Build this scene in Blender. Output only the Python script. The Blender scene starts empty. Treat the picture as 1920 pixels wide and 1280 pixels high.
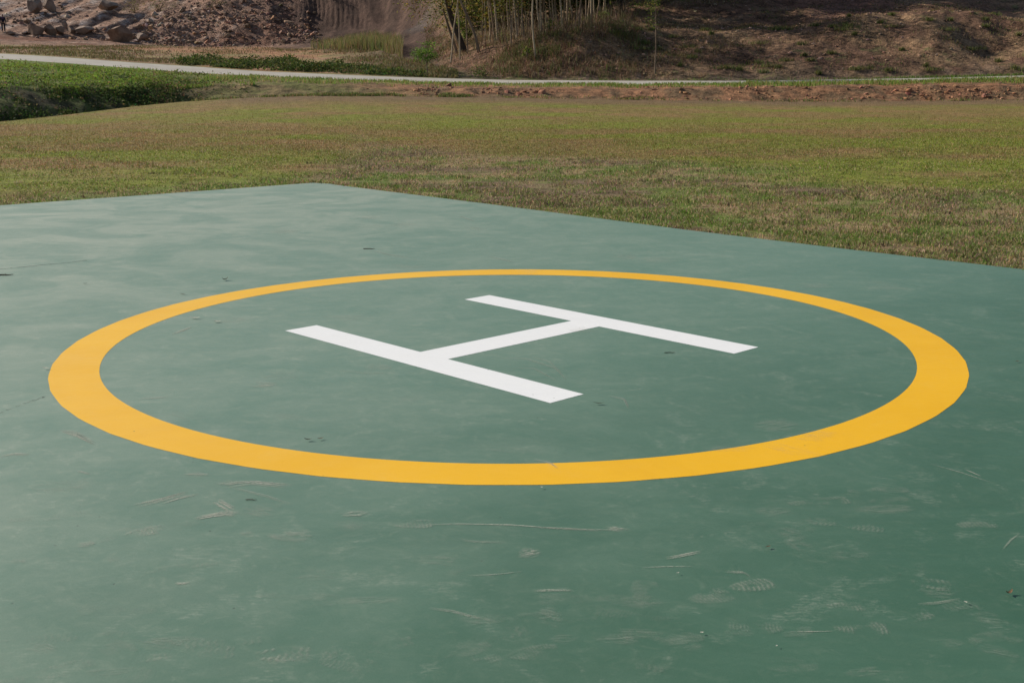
import bpy, bmesh, math, random
import numpy as np
from mathutils import Matrix, Vector

S = bpy.context.scene
COL = S.collection
random.seed(4)
RNG = np.random.default_rng(11)

# ------------------------------------------------------------------ camera, sky, sun, exposure
EYE = 1.65                      # camera height above the pad, metres
FPX = 2247.2                    # focal length in pixels of a 1920 px wide picture
PITCH, ROLL = 0.2224, -0.0031
cp, sp = math.cos(PITCH), math.sin(PITCH)
fw = Vector((0, cp, -sp)); up0 = Vector((0, sp, cp)); rt0 = Vector((1, 0, 0))
rt = math.cos(ROLL) * rt0 + math.sin(ROLL) * up0
up = -math.sin(ROLL) * rt0 + math.cos(ROLL) * up0
cam_data = bpy.data.cameras.new('camera')
cam = bpy.data.objects.new('camera', cam_data)
COL.objects.link(cam)
cam.matrix_world = Matrix(((rt.x, up.x, -fw.x, 0), (rt.y, up.y, -fw.y, 0), (rt.z, up.z, -fw.z, EYE), (0, 0, 0, 1)))
cam_data.sensor_width = 36.0
cam_data.lens = FPX / 1920 * 36.0
cam_data.clip_start = 0.05
cam_data.clip_end = 2000
cam_data.dof.use_dof = True
cam_data.dof.focus_distance = 18.0
cam_data.dof.aperture_fstop = 18.0
S.camera = cam

SUN_EL, SUN_AZ = math.radians(29), math.radians(-61)   # azimuth from straight ahead, negative = left
world = bpy.data.worlds.new('World'); S.world = world
world.use_nodes = True
wn = world.node_tree.nodes; wl = world.node_tree.links
sky = wn.new('ShaderNodeTexSky'); sky.sky_type = 'NISHITA'; sky.sun_disc = False
sky.sun_elevation = SUN_EL; sky.sun_rotation = SUN_AZ % (2 * math.pi)
sky.air_density = 1.0; sky.dust_density = 1.5; sky.altitude = 200
bg = wn['Background']; bg.inputs['Strength'].default_value = 0.08
wl.new(sky.outputs[0], bg.inputs['Color'])
sd = bpy.data.lights.new('sun', 'SUN'); sd.energy = 4.8; sd.angle = math.radians(0.5); sd.color = (1.0, 0.93, 0.82)
sun = bpy.data.objects.new('sun', sd); COL.objects.link(sun)
sdir = Vector((math.sin(SUN_AZ) * math.cos(SUN_EL), math.cos(SUN_AZ) * math.cos(SUN_EL), math.sin(SUN_EL)))
sun.rotation_euler = sdir.to_track_quat('Z', 'Y').to_euler()
sun.location = (-20, 10, 30)
S.view_settings.view_transform = 'Standard'; S.view_settings.look = 'None'
S.view_settings.exposure = 0.25; S.view_settings.gamma = 1.0

# ------------------------------------------------------------------ helpers
def z_at(v, y):
    """height that shows on picture row v at forward distance y"""
    return EYE - y * np.tan(PITCH + np.arctan((np.asarray(v, float) - 640) / FPX))
def x_at(px, y, z):
    return (px - 960) / FPX * (y * cp + (EYE - z) * sp)
def pad_pt(px, v, z=0.0):
    d = fw + ((px - 960) / FPX) * rt - ((v - 640) / FPX) * up
    t = (z - EYE) / d.z
    return Vector((d.x * t, d.y * t, z))

def hash2(ix, iy, seed):
    n = (ix.astype(np.int64) * 374761393 + iy.astype(np.int64) * 668265263 + seed * 982451653) & 0x7fffffff
    n = (n ^ (n >> 13)) * 1274126177 & 0x7fffffff
    n = (n ^ (n >> 16)) * 668265263 & 0x7fffffff
    return ((n ^ (n >> 15)) & 0xffff) / 65535.0
def vnoise(x, y, seed=0):
    x = np.asarray(x, float); y = np.asarray(y, float)
    ix = np.floor(x); iy = np.floor(y); fx = x - ix; fy = y - iy
    fx = fx * fx * (3 - 2 * fx); fy = fy * fy * (3 - 2 * fy)
    a = hash2(ix, iy, seed); b = hash2(ix + 1, iy, seed); c = hash2(ix, iy + 1, seed); d = hash2(ix + 1, iy + 1, seed)
    return (a + (b - a) * fx) * (1 - fy) + (c + (d - c) * fx) * fy
def fbm(x, y, octv=4, seed=0, gain=0.5):
    s = 0; a = 1; t = 0
    for i in range(octv):
        s = s + a * (vnoise(x * 2 ** i + 17.3 * i, y * 2 ** i - 9.1 * i, seed + i) - 0.5) * 2; t += a; a *= gain
    return s / t
def sstep(a, b, x):
    t = np.clip((np.asarray(x, float) - a) / (b - a), 0, 1); return t * t * (3 - 2 * t)

def raw_mesh(name, verts, faces, mat=None, smooth=True, cols=None, attrs=None):
    """verts (N,3); faces (M,k) with one k"""
    verts = np.asarray(verts, np.float32); faces = np.asarray(faces, np.int32)
    me = bpy.data.meshes.new(name)
    k = faces.shape[1]; m = len(faces)
    me.vertices.add(len(verts)); me.vertices.foreach_set('co', verts.ravel())
    me.loops.add(m * k); me.loops.foreach_set('vertex_index', faces.ravel())
    me.polygons.add(m)
    me.polygons.foreach_set('loop_start', np.arange(0, m * k, k, dtype=np.int32))
    try: me.polygons.foreach_set('loop_total', np.full(m, k, np.int32))
    except Exception: pass
    me.polygons.foreach_set('use_smooth', np.full(m, smooth, bool))
    me.update(calc_edges=True); me.validate()
    if cols is not None:
        a = me.attributes.new('tint', 'FLOAT_COLOR', 'POINT')
        c = np.ones((len(verts), 4), np.float32); c[:, :3] = cols
        a.data.foreach_set('color', c.ravel())
    for nm, arr in (attrs or {}).items():
        a = me.attributes.new(nm, 'FLOAT', 'POINT'); a.data.foreach_set('value', np.asarray(arr, np.float32))
    if mat: me.materials.append(mat)
    return me
def link(name, me, parent=None, loc=None):
    o = bpy.data.objects.new(name, me); COL.objects.link(o)
    if loc is not None: o.location = loc
    if parent: o.parent = parent
    return o
def tag(o, label=None, cat=None, group=None, kind=None):
    if label: o['label'] = label
    if cat: o['category'] = cat
    if group: o['group'] = group
    if kind: o['kind'] = kind
    return o
def empty(name, loc, rz=0.0):
    o = bpy.data.objects.new(name, None); COL.objects.link(o); o.location = loc; o.rotation_euler = (0, 0, rz)
    o.empty_display_size = 0.2
    return o

# ------------------------------------------------------------------ materials
class NT:
    def __init__(s, name, rough=0.9, spec=0.3):
        s.m = bpy.data.materials.new(name); s.m.use_nodes = True
        s.t = s.m.node_tree; s.b = s.t.nodes['Principled BSDF']; s.out = s.t.nodes['Material Output']
        s.b.inputs['Roughness'].default_value = rough; s.b.inputs['Specular IOR Level'].default_value = spec
        s.tc = s.t.nodes.new('ShaderNodeTexCoord')
    def n(s, typ, **kw):
        nd = s.t.nodes.new(typ)
        for k, v in kw.items(): setattr(nd, k, v)
        return nd
    def l(s, a, b): s.t.links.new(a, b)
    def setin(s, sock, v):
        if hasattr(v, 'is_linked') or hasattr(v, 'links'): s.l(v, sock)
        else: sock.default_value = v
    def vec(s, scale=(1, 1, 1), rot=(0, 0, 0), loc=(0, 0, 0), src='Object'):
        mp = s.n('ShaderNodeMapping'); s.l(s.tc.outputs[src], mp.inputs['Vector'])
        mp.inputs['Scale'].default_value = scale; mp.inputs['Rotation'].default_value = rot; mp.inputs['Location'].default_value = loc
        return mp.outputs[0]
    def noise(s, vec, scale=1, detail=4, rough=0.55, dist=0.0):
        nd = s.n('ShaderNodeTexNoise'); s.l(vec, nd.inputs['Vector'])
        nd.inputs['Scale'].default_value = scale; nd.inputs['Detail'].default_value = detail
        nd.inputs['Roughness'].default_value = rough; nd.inputs['Distortion'].default_value = dist
        return nd.outputs['Fac']
    def voro(s, vec, scale=1, out='Distance'):
        nd = s.n('ShaderNodeTexVoronoi'); s.l(vec, nd.inputs['Vector']); nd.inputs['Scale'].default_value = scale
        return nd.outputs[out]
    def ramp(s, fac, a, b, lo=0.0, hi=1.0):
        nd = s.n('ShaderNodeMapRange', interpolation_type='SMOOTHSTEP'); s.setin(nd.inputs['Value'], fac)
        nd.inputs['From Min'].default_value = a; nd.inputs['From Max'].default_value = b
        nd.inputs['To Min'].default_value = lo; nd.inputs['To Max'].default_value = hi
        return nd.outputs['Result']
    def math(s, op, a, b=0.0):
        nd = s.n('ShaderNodeMath', operation=op); s.setin(nd.inputs[0], a); s.setin(nd.inputs[1], b); return nd.outputs[0]
    def mix(s, fac, a, b, blend='MIX'):
        nd = s.n('ShaderNodeMix', data_type='RGBA', blend_type=blend)
        s.setin(nd.inputs['Factor'], fac)
        for sock, v in ((nd.inputs[6], a), (nd.inputs[7], b)):
            if isinstance(v, tuple): sock.default_value = (*v, 1)
            else: s.l(v, sock)
        return nd.outputs[2]
    def attr(s, name, out='Fac'):
        nd = s.n('ShaderNodeAttribute', attribute_name=name); return nd.outputs[out]
    def color(s, c):
        if isinstance(c, tuple): s.b.inputs['Base Color'].default_value = (*c, 1)
        else: s.l(c, s.b.inputs['Base Color'])
    def bump(s, h, strength=0.3, dist=0.02):
        nd = s.n('ShaderNodeBump'); s.setin(nd.inputs['Height'], h)
        nd.inputs['Strength'].default_value = strength; nd.inputs['Distance'].default_value = dist
        s.l(nd.outputs[0], s.b.inputs['Normal'])

def tint_mat(name, transl=0.35, rough=0.75, spec=0.15):
    """vertex-tinted leaf / blade material that lets some light through"""
    t = NT(name, rough, spec)
    c = t.attr('tint', 'Color')
    t.color(c)
    tr = t.n('ShaderNodeBsdfTranslucent'); t.l(c, tr.inputs['Color'])
    mx = t.n('ShaderNodeMixShader'); mx.inputs[0].default_value = transl
    t.l(t.b.outputs[0], mx.inputs[1]); t.l(tr.outputs[0], mx.inputs[2]); t.l(mx.outputs[0], t.out.inputs['Surface'])
    return t.m
M_GRASS = tint_mat('grass_blade', 0.35)
M_LEAF = tint_mat('leaf', 0.35, 0.8, 0.12)
M_DRY = tint_mat('dry_grass', 0.25)

def tint_ground(name, fine=(9, 40), amt=0.45, bump=0.5, bdist=0.05, rough=0.95, stretch=(1, 1, 1)):
    """zone colour from the mesh, broken up by several scales of noise"""
    t = NT(name, rough, 0.1)
    c = t.attr('tint', 'Color')
    v = t.vec(stretch)
    n1 = t.noise(v, fine[0], 5, 0.65); n2 = t.noise(v, fine[1], 4, 0.7)
    k = t.math('ADD', t.ramp(n1, 0.3, 0.7, -amt, amt), t.ramp(n2, 0.3, 0.7, -amt, amt))
    k = t.math('ADD', k, 1.0)
    kk = t.n('ShaderNodeCombineColor')
    for i in range(3): t.l(k, kk.inputs[i])
    t.color(t.mix(1.0, c, kk.outputs[0], 'MULTIPLY'))
    t.bump(t.math('ADD', n1, t.math('MULTIPLY', n2, 0.5)), bump, bdist)
    return t.m
M_LAWN = tint_ground('lawn_turf', (3, 26), 0.30, 0.8, 0.04)
M_BANK = tint_ground('bank_soil', (2.2, 11), 0.45, 0.9, 0.12)
M_FIELD = tint_ground('field_soil', (0.9, 6), 0.35, 0.8, 0.12)
M_HILL = tint_ground('hill_soil', (0.8, 5), 0.5, 0.9, 0.25)
M_RUBBLE = tint_ground('rubble_soil', (1.2, 6), 0.5, 1.0, 0.3)
M_CLIFF = tint_ground('cut_earth', (0.5, 4), 0.3, 0.8, 0.2, stretch=(3, 3, .35))

t = NT('concrete_road', 0.9, 0.2)
n = t.noise(t.vec(), 0.8, 6, 0.6); n2 = t.noise(t.vec(), 9, 3, 0.6)
t.color(t.mix(t.ramp(n2, .35, .7), t.mix(t.ramp(n, .35, .65), (.33, .30, .26), (.43, .40, .345)), (.37, .34, .29)))
t.bump(n2, .2, .01); M_ROAD = t.m

# ---- pad paint: green coating with dust-and-sheen film, worn pale sweeps, pores and grit
def pad_material(name, base_a, base_b, dust_sheen, dust_sheen_amt, rough, spec=0.42, sheen_base=None):
    t = NT(name, rough, spec)
    v = t.vec()
    vs = t.vec((0.8, 1.1, 1), (0, 0, math.radians(8)))
    vd = t.vec((0.75, 1.25, 1), (0, 0, math.radians(-30)), (3, 7, 0))
    big = t.noise(vs, 0.8, 6, 0.65, 0.8)
    mid = t.noise(vd, 2.8, 10, 0.76, 1.2)
    sc1 = t.noise(t.vec((1.2, 9, 1), (0, 0, math.radians(14))), 2.2, 6, 0.7, 0.6)
    sc2 = t.noise(t.vec((8, 1.3, 1), (0, 0, math.radians(35)), (5, 1, 0)), 2.0, 6, 0.7, 0.6)
    fine = t.noise(t.vec((1, 1.2, 1)), 11, 8, 0.78, 1.2)
    micro = t.noise(v, 160, 3, 0.7)
    # dust and painted-in sun sheen, strongest at the far left, faint to the right
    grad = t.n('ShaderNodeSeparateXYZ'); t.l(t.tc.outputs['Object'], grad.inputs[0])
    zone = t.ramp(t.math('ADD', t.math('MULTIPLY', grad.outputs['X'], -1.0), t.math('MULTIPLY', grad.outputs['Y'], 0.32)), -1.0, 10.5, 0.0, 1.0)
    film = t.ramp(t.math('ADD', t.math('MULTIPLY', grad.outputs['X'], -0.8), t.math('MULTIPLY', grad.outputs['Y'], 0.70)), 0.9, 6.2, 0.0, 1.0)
    chalk = t.math('MULTIPLY', t.ramp(t.noise(t.vec((1, 1, 1), (0, 0, .4)), 2.6, 5, .7, 1.5), .52, .66), t.ramp(t.noise(t.vec((1, 3.2, 1), (0, 0, math.radians(18))), 26, 6, .75, .9), .44, .66))
    f = t.math('MULTIPLY', t.ramp(mid, 0.40, 0.80), 0.17)
    f = t.math('ADD', f, t.math('MULTIPLY', t.ramp(t.math('MAXIMUM', sc1, sc2), 0.60, 0.80), 0.24))
    f = t.math('ADD', f, t.math('MULTIPLY', t.ramp(big, 0.40, 0.70), 0.12))
    f = t.math('ADD', f, t.math('MULTIPLY', t.ramp(fine, 0.50, 0.72), 0.28))
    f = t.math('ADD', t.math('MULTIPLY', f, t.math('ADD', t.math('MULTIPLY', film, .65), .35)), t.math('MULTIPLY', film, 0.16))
    f = t.math('ADD', f, t.math('MULTIPLY', chalk, 0.46))
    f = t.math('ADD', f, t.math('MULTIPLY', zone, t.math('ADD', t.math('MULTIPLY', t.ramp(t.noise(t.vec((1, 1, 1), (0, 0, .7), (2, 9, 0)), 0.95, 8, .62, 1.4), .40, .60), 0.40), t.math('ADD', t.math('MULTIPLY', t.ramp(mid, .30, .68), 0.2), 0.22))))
    f = t.math('MULTIPLY', f, dust_sheen_amt)
    base = t.mix(t.ramp(big, 0.35, 0.68), base_a, base_b)
    if sheen_base: base = t.mix(film, base, sheen_base)  # paler coating towards the far left: sheen put into the base colour
    c = t.mix(f, base, dust_sheen)
    vo = t.n('ShaderNodeTexVoronoi'); t.l(v, vo.inputs['Vector']); vo.inputs['Scale'].default_value = 9.0
    gate = t.ramp(t.noise(v, 1.6, 3), .46, .58)
    pore = t.math('MULTIPLY', t.ramp(vo.outputs['Distance'], 0.055, 0.02), gate)
    c = t.mix(t.math('MULTIPLY', pore, .75), c, (.05, .06, .05))
    c = t.mix(t.ramp(micro, .35, .75, 0, .16), c, tuple(x * .75 for x in base_a))
    t.color(c)
    r = t.math('ADD', t.math('MULTIPLY', f, 0.25), t.ramp(fine, .3, .7, rough - .08, rough + .06))
    t.l(r, t.b.inputs['Roughness'])
    hgt = t.math('ADD', t.math('MULTIPLY', fine, 0.7), t.math('MULTIPLY', micro, 0.25))
    hgt = t.math('SUBTRACT', hgt, pore)
    t.bump(hgt, 0.22, 0.006)
    return t.m
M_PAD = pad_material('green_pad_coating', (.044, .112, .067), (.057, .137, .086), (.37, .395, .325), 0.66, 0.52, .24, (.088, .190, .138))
M_YELLOW = pad_material('yellow_line_paint', (.79, .415, .001), (.84, .455, .002), (.74, .55, .26), 0.24, 0.52, .22)
M_WHITE = pad_material('white_line_paint', (.81, .81, .80), (.83, .83, .82), (.66, .66, .62), 0.42, 0.52, .3)

t = NT('pad_dust', 0.95, 0.05)
a = t.attr('alpha')
sv = t.vec((1, 1, 1))
brk = t.ramp(t.noise(sv, 70, 6, .75), .28, .58)
t.color((.42, .43, .36))
tr = t.n('ShaderNodeBsdfTransparent'); mx = t.n('ShaderNodeMixShader')
t.l(t.math('MULTIPLY', a, brk), mx.inputs[0]); t.l(tr.outputs[0], mx.inputs[1]); t.l(t.b.outputs[0], mx.inputs[2])
t.l(mx.outputs[0], t.out.inputs['Surface']); M_DUST = t.m

def simple_noise_mat(name, a, b, scale=4, rough=0.85, bump=0.4, bdist=0.02, stretch=(1, 1, 1), spec=0.2):
    t = NT(name, rough, spec)
    n = t.noise(t.vec(stretch), scale, 6, 0.65)
    t.color(t.mix(t.ramp(n, .32, .68), a, b)); t.bump(n, bump, bdist)
    return t.m
M_BARK_PALE = simple_noise_mat('pale_bark', (.27, .20, .13), (.50, .40, .28), 3, stretch=(1, 1, .25))
M_BARK_BROWN = simple_noise_mat('brown_bark', (.13, .09, .06), (.27, .195, .13), 3, stretch=(1, 1, .25))
M_BARK_DARK = simple_noise_mat('dark_bark', (.035, .026, .02), (.08, .06, .045), 3, stretch=(1, 1, .25))
M_ROCK = simple_noise_mat('brown_rock', (.15, .095, .068), (.30, .205, .145), 1.1, 0.9, 0.7, 0.12)
M_ROCK_GREY = simple_noise_mat('grey_rock', (.17, .12, .092), (.30, .22, .17), 1.3, 0.9, 0.7, 0.12)
M_TWIG = simple_noise_mat('dead_twig', (.04, .03, .02), (.10, .075, .05), 60)
M_DRYLEAF = simple_noise_mat('dead_leaf', (.08, .05, .03), (.17, .11, .06), 50)
M_DARKLEAF = simple_noise_mat('dark_leaf', (.03, .035, .02), (.075, .075, .045), 50)
M_PALE = simple_noise_mat('pale_scrap', (.45, .43, .34), (.62, .60, .50), 60)
M_CRACK = simple_noise_mat('hairline_crack', (.055, .085, .07), (.09, .13, .11), 30)

# ------------------------------------------------------------------ terrain: one net of feature lines
# every column is a picture bearing; every row family runs from one feature line to the next
def L(pairs): return [p[0] for p in pairs], [p[1] for p in pairs]
PXI = np.arange(-600, 2521, 3.0)
OUT = [6, 14, 28, 60, 120, 220]
def lut(pairs, px): a, b = L(pairs); return np.interp(px, a, b)
def smooth1(a, w):
    k = np.hanning(w * 2 + 3); k /= k.sum(); p = np.pad(a, (w + 1, w + 1), 'edge'); return np.convolve(p, k, 'valid')

def node(yp, vp=None, zp=None, sm=14):
    y = smooth1(lut(yp, PXI), sm)
    z = z_at(smooth1(lut(vp, PXI), sm), y) if vp else smooth1(lut(zp, PXI), sm)
    return y, z
NODES = [
 node([(0, 2)], zp=[(0, -.06)]),
 node([(0, 27)], zp=[(0, -.06)]),
 # 2 lawn edge
 node([(0, 40), (125, 46), (250, 52), (375, 56), (480, 58), (600, 58), (1920, 58)],
      [(0, 226), (125, 213), (250, 198), (320, 191), (375, 187), (480, 181), (600, 179), (720, 180), (840, 182), (960, 184), (1200, 189), (1500, 193), (1750, 193), (1920, 191)]),
 # 3 ditch bottom / bank foot
 node([(0, 42), (125, 48), (250, 53.6), (340, 56.6), (375, 57.6), (480, 59), (600, 58.7), (1920, 58.8)],
      zp=[(0, -.75), (125, -.65), (250, -.45), (345, -.30), (375, .15), (480, .42), (600, .52), (720, .5), (960, .42), (1200, .3), (1500, .2), (1920, .25)]),
 # 4 bank top
 node([(0, 49), (125, 54), (250, 58.5), (375, 61), (480, 61.2), (600, 61), (720, 60.6), (960, 60.4), (1920, 60.6)],
      [(0, 156), (125, 158), (250, 159), (375, 158), (480, 159), (600, 160), (720, 164), (840, 166), (960, 166), (1200, 169), (1350, 167), (1500, 166), (1750, 164), (1920, 162)]),
 # 5 road near edge
 node([(0, 80), (125, 78), (250, 76), (375, 74.5), (480, 73), (600, 72), (720, 71), (840, 70), (960, 69), (1200, 68), (1500, 67), (1750, 66.2), (1920, 66)],
      [(0, 107.5), (125, 116), (250, 126), (375, 135.5), (480, 141), (600, 147), (720, 152), (840, 155.5), (960, 158), (1200, 159.5), (1350, 159.5), (1500, 158.5), (1750, 155), (1920, 151.5)]),
 # 6 road far edge
 node([(0, 86), (125, 83.5), (250, 81), (375, 79), (480, 77.5), (600, 76.3), (720, 75), (840, 74), (960, 72.8), (1200, 71.7), (1500, 70.5), (1750, 69.7), (1920, 69.5)],
      [(0, 97.5), (125, 105.5), (250, 115.5), (375, 124), (480, 132), (600, 137.5), (720, 143), (840, 147), (960, 150.5), (1200, 152.5), (1350, 153), (1500, 152.3), (1750, 149), (1920, 145)]),
 # 7 end of the rough field / foot of the hill
 node([(0, 112), (125, 112), (250, 114), (480, 115), (600, 114), (720, 106), (800, 86), (850, 79), (900, 76.5), (960, 74.6), (1200, 73.4), (1500, 72.2), (1920, 71.3)],
      [(0, 82), (125, 84), (250, 86), (480, 89), (600, 91), (720, 97), (800, 124), (850, 134), (900, 141), (960, 147.5), (1200, 150.5), (1500, 150), (1750, 146), (1920, 142)]),
 # 8 foot of the rubble and cliff / brow of the hill
 node([(0, 124), (480, 124), (600, 126), (720, 123), (780, 112), (840, 92), (900, 84), (960, 80.5), (1010, 80), (1080, 80.5), (1200, 82), (1440, 83), (1700, 84.5), (1830, 84), (1920, 83)],
      [(0, 61), (125, 67), (250, 77), (375, 83), (480, 83), (600, 76), (720, 74), (780, 82), (840, 97), (900, 99), (960, 88), (1010, 72), (1080, 57), (1150, 55), (1250, 70), (1350, 72), (1440, 58), (1560, 36), (1700, 19), (1760, 16), (1830, 26), (1900, 44), (1960, 48)], sm=8),
 # 9 top of the rubble / behind the brow
 node([(0, 142), (125, 139), (250, 134), (480, 134), (560, 131), (720, 127.5), (790, 121), (840, 106), (900, 98), (960, 96), (1080, 97), (1200, 98), (1350, 93), (1440, 92), (1920, 92)],
      [(0, -4), (125, -8), (200, 4), (260, 24), (375, 12), (440, 2), (500, 8), (545, 40), (600, 58), (720, 50), (790, 50), (840, 66), (900, 74), (960, 64), (1010, 54), (1080, 38), (1200, 22), (1350, 44), (1440, 50), (1560, 44), (1700, 32), (1760, 30), (1830, 35), (1900, 49), (1960, 48)], sm=8),
 # 10 skyline, above the picture
 node([(0, 165), (250, 160), (480, 150), (560, 146), (720, 144), (800, 141), (850, 130), (960, 130), (1200, 128), (1500, 122), (1920, 122)],
      [(0, -95), (250, -60), (480, -80), (560, -120), (720, -130), (800, -110), (850, -50), (960, -15), (1080, -25), (1200, -55), (1350, -60), (1920, -70)]),
 node([(0, 230)], [(0, -110)]),
]
ROWS = [130, 110, 16, 22, 34, 6, 46, 60, 60, 44, 12]
YY = []; ZZ = []; SS = []
for k, r in enumerate(ROWS):
    y0, z0 = NODES[k]; y1, z1 = NODES[k + 1]
    for i in range(r + (k == len(ROWS) - 1)):
        s = i / r
        if k == 0:
            yy = y0 * (y1 / y0) ** s; zz = z0 + (z1 - z0) * s
        elif k == 1:
            yy = y0 + (y1 - y0) * s; e = s * s * (1.6 - .6 * s); zz = z0 + (z1 - z0) * e
        else:
            yy = y0 + (y1 - y0) * s; zz = z0 + (z1 - z0) * s
        YY.append(yy); ZZ.append(zz); SS.append(k + s)
YY = np.array(YY); ZZ = np.array(ZZ); SS = np.array(SS)
STARTS = np.concatenate([[0], np.cumsum(ROWS)])
# round the folds between row families beyond the lawn edge
def smooth_rows(A, w, lo):
    k = np.hanning(2 * w + 3); k /= k.sum(); B = A.copy()
    P = np.pad(A, ((w + 1, w + 1), (0, 0)), 'edge')
    C = sum(k[i] * P[i:i + len(A)] for i in range(len(k)))
    m = sstep(lo, lo + .5, SS)[:, None]
    return A * (1 - m) + C * m
ZS = smooth_rows(ZZ, 7, 6.3); YS = smooth_rows(YY, 7, 6.3)
XX = x_at(PXI[None, :], YS, ZS)
YY, ZZ = YS, ZS
# relief
SK = SS[:, None] + 0 * XX
PXG = PXI[None, :] + 0 * XX
def band(a, b, c, d): return sstep(a, b, SK) * (1 - sstep(c, d, SK))
rub = 1 - sstep(490, 610, PXG)                       # bearing of the rubble
clf = sstep(490, 610, PXG) * (1 - sstep(790, 840, PXG))
hil = sstep(790, 850, PXG)
D = 0.025 * fbm(XX * .35, YY * .35, 3, 3) * band(0.1, .6, 1.8, 2)
D += 0.28 * fbm(XX * .45, YY * .3, 4, 5) * band(2.05, 2.6, 4.4, 5) * (1 - sstep(330, 480, PXG)) + 0.10 * fbm(XX * 1.3, YY * .8, 3, 8) * band(2.05, 2.6, 4.3, 5)
D += 0.22 * fbm(XX * .25, YY * .18, 4, 12) * band(6.15, 6.5, 6.95, 7.3) + .18 * fbm(XX * 1.1, YY * .7, 3, 13) * band(6.2, 6.6, 7, 7.4) * sstep(560, 700, PXG)
D += (.95 * fbm(XX * .16, YY * .16, 6, 21, .55) * (.45 + .55 * sstep(200, 320, PXG))) * band(7.2, 8.1, 9.9, 10.6) * rub
D += (0.55 * fbm(XX * .3, YY * .25, 5, 31, .55)) * band(7.1, 7.5, 9.9, 10.6) * hil
D += 0.5 * fbm(XX * .3, YY * .3, 4, 41) * band(7.2, 7.7, 8.8, 9.0) * clf
D -= .72 * np.exp(-((PXG - 1860) / 58.) ** 2) * np.exp(-((SK - 7.62) / .26) ** 2)
ZZ = ZZ + D
# clawed gullies in the cut face: furrows left by the digger, and ribs in the rubble spoil
rib = np.abs(((XX * 1.9 + .35 * fbm(XX * .2, ZZ * .3, 3, 51) * 3 + ZZ * (.10 - .95 * sstep(690, 770, PXG)) + .5 * fbm(XX * .12, ZZ * .5, 3, 52)) % 1) - .5) * 2
rib2 = np.abs(((XX * .32 + .22 * ZZ + fbm(XX * .15, ZZ * .1, 2, 55)) % 1) - .5) * 2
YY = YY + (0.20 * rib * np.clip(.7 + 1.6 * fbm(XX * .5, ZZ * .5, 3, 59), 0, 1.5) + 0.42 * rib2 + .5 * fbm(XX * .2, ZZ * .12, 3, 58)) * band(8.7, 9.1, 9.95, 10.3) * clf
ribr = np.abs(((XX * .30 - ZZ * .28 + .5 * fbm(XX * .3, ZZ * .3, 3, 57)) % 1) - .5) * 2
YY = YY + 1.1 * (ribr - .5) * band(8.05, 8.4, 9.4, 9.9) * rub * (1 - sstep(230, 330, PXG))

# ---- zone colours (true surface colours, linear)
def mixc(c, d, f): f = np.asarray(f)[..., None]; return c * (1 - f) + np.asarray(d) * f
PAD_E0 = pad_pt(640, 349); PAD_E1 = pad_pt(1920, 505); PAD_L0 = pad_pt(0, 385); PAD_L1 = pad_pt(580, 343)
def edge_dist(x, y, a, b):
    dx, dy = b.x - a.x, b.y - a.y; l = math.hypot(dx, dy)
    return ((x - a.x) * dy * -1 + (y - a.y) * dx) / l     # positive beyond the edge (left of a->b)
def lawn_zone(x, y):
    """0 = worn, tufty turf round the pad, 1 = closed mown lawn"""
    w = fbm(x * .22, y * .22, 4, 61)
    dr = edge_dist(x, y, PAD_E0, PAD_E1); dl = edge_dist(x, y, PAD_L0, PAD_L1)
    lim_r = 7.0 + 2.2 * w
    inr = sstep(lim_r - .9, lim_r + .9, dr); inl = sstep(.4, 2.4, dl + .8 * w)
    return np.maximum(inl * (1 - sstep(-4.2, -2.4, x + w)) , inr)
def lawn_color(x, y):
    z = lawn_zone(x, y)
    st = fbm(x * .09, y * .35, 4, 71); st2 = fbm(x * .55, y * .5, 4, 75); f = fbm(x * 1.9, y * 1.7, 3, 79)
    dry = np.array([.275, .185, .076]); green = np.array([.205, .235, .034]); olive = np.array([.225, .180, .056]); bare = np.array([.20, .140, .088])
    far = sstep(33, 50, y + 8 * st)
    g = np.clip(.55 + 1.5 * st + .9 * st2 - .8 * far, 0, 1)
    c = mixc(mixc(dry + 0 * x[..., None], olive, sstep(-.5, .3, st2)), green, g * .85)
    worn = mixc(mixc(np.array([.31, .225, .120]) + 0 * x[..., None], np.array([.165, .205, .050]), sstep(-.2, .28, .7 * st2 + .9 * f)), bare, sstep(.05, .45, fbm(x * .7, y * .7, 4, 83) + .2 * f))
    return mixc(worn, c, z), z
LAWN_END = np.array([.165, .110, .060])

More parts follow.
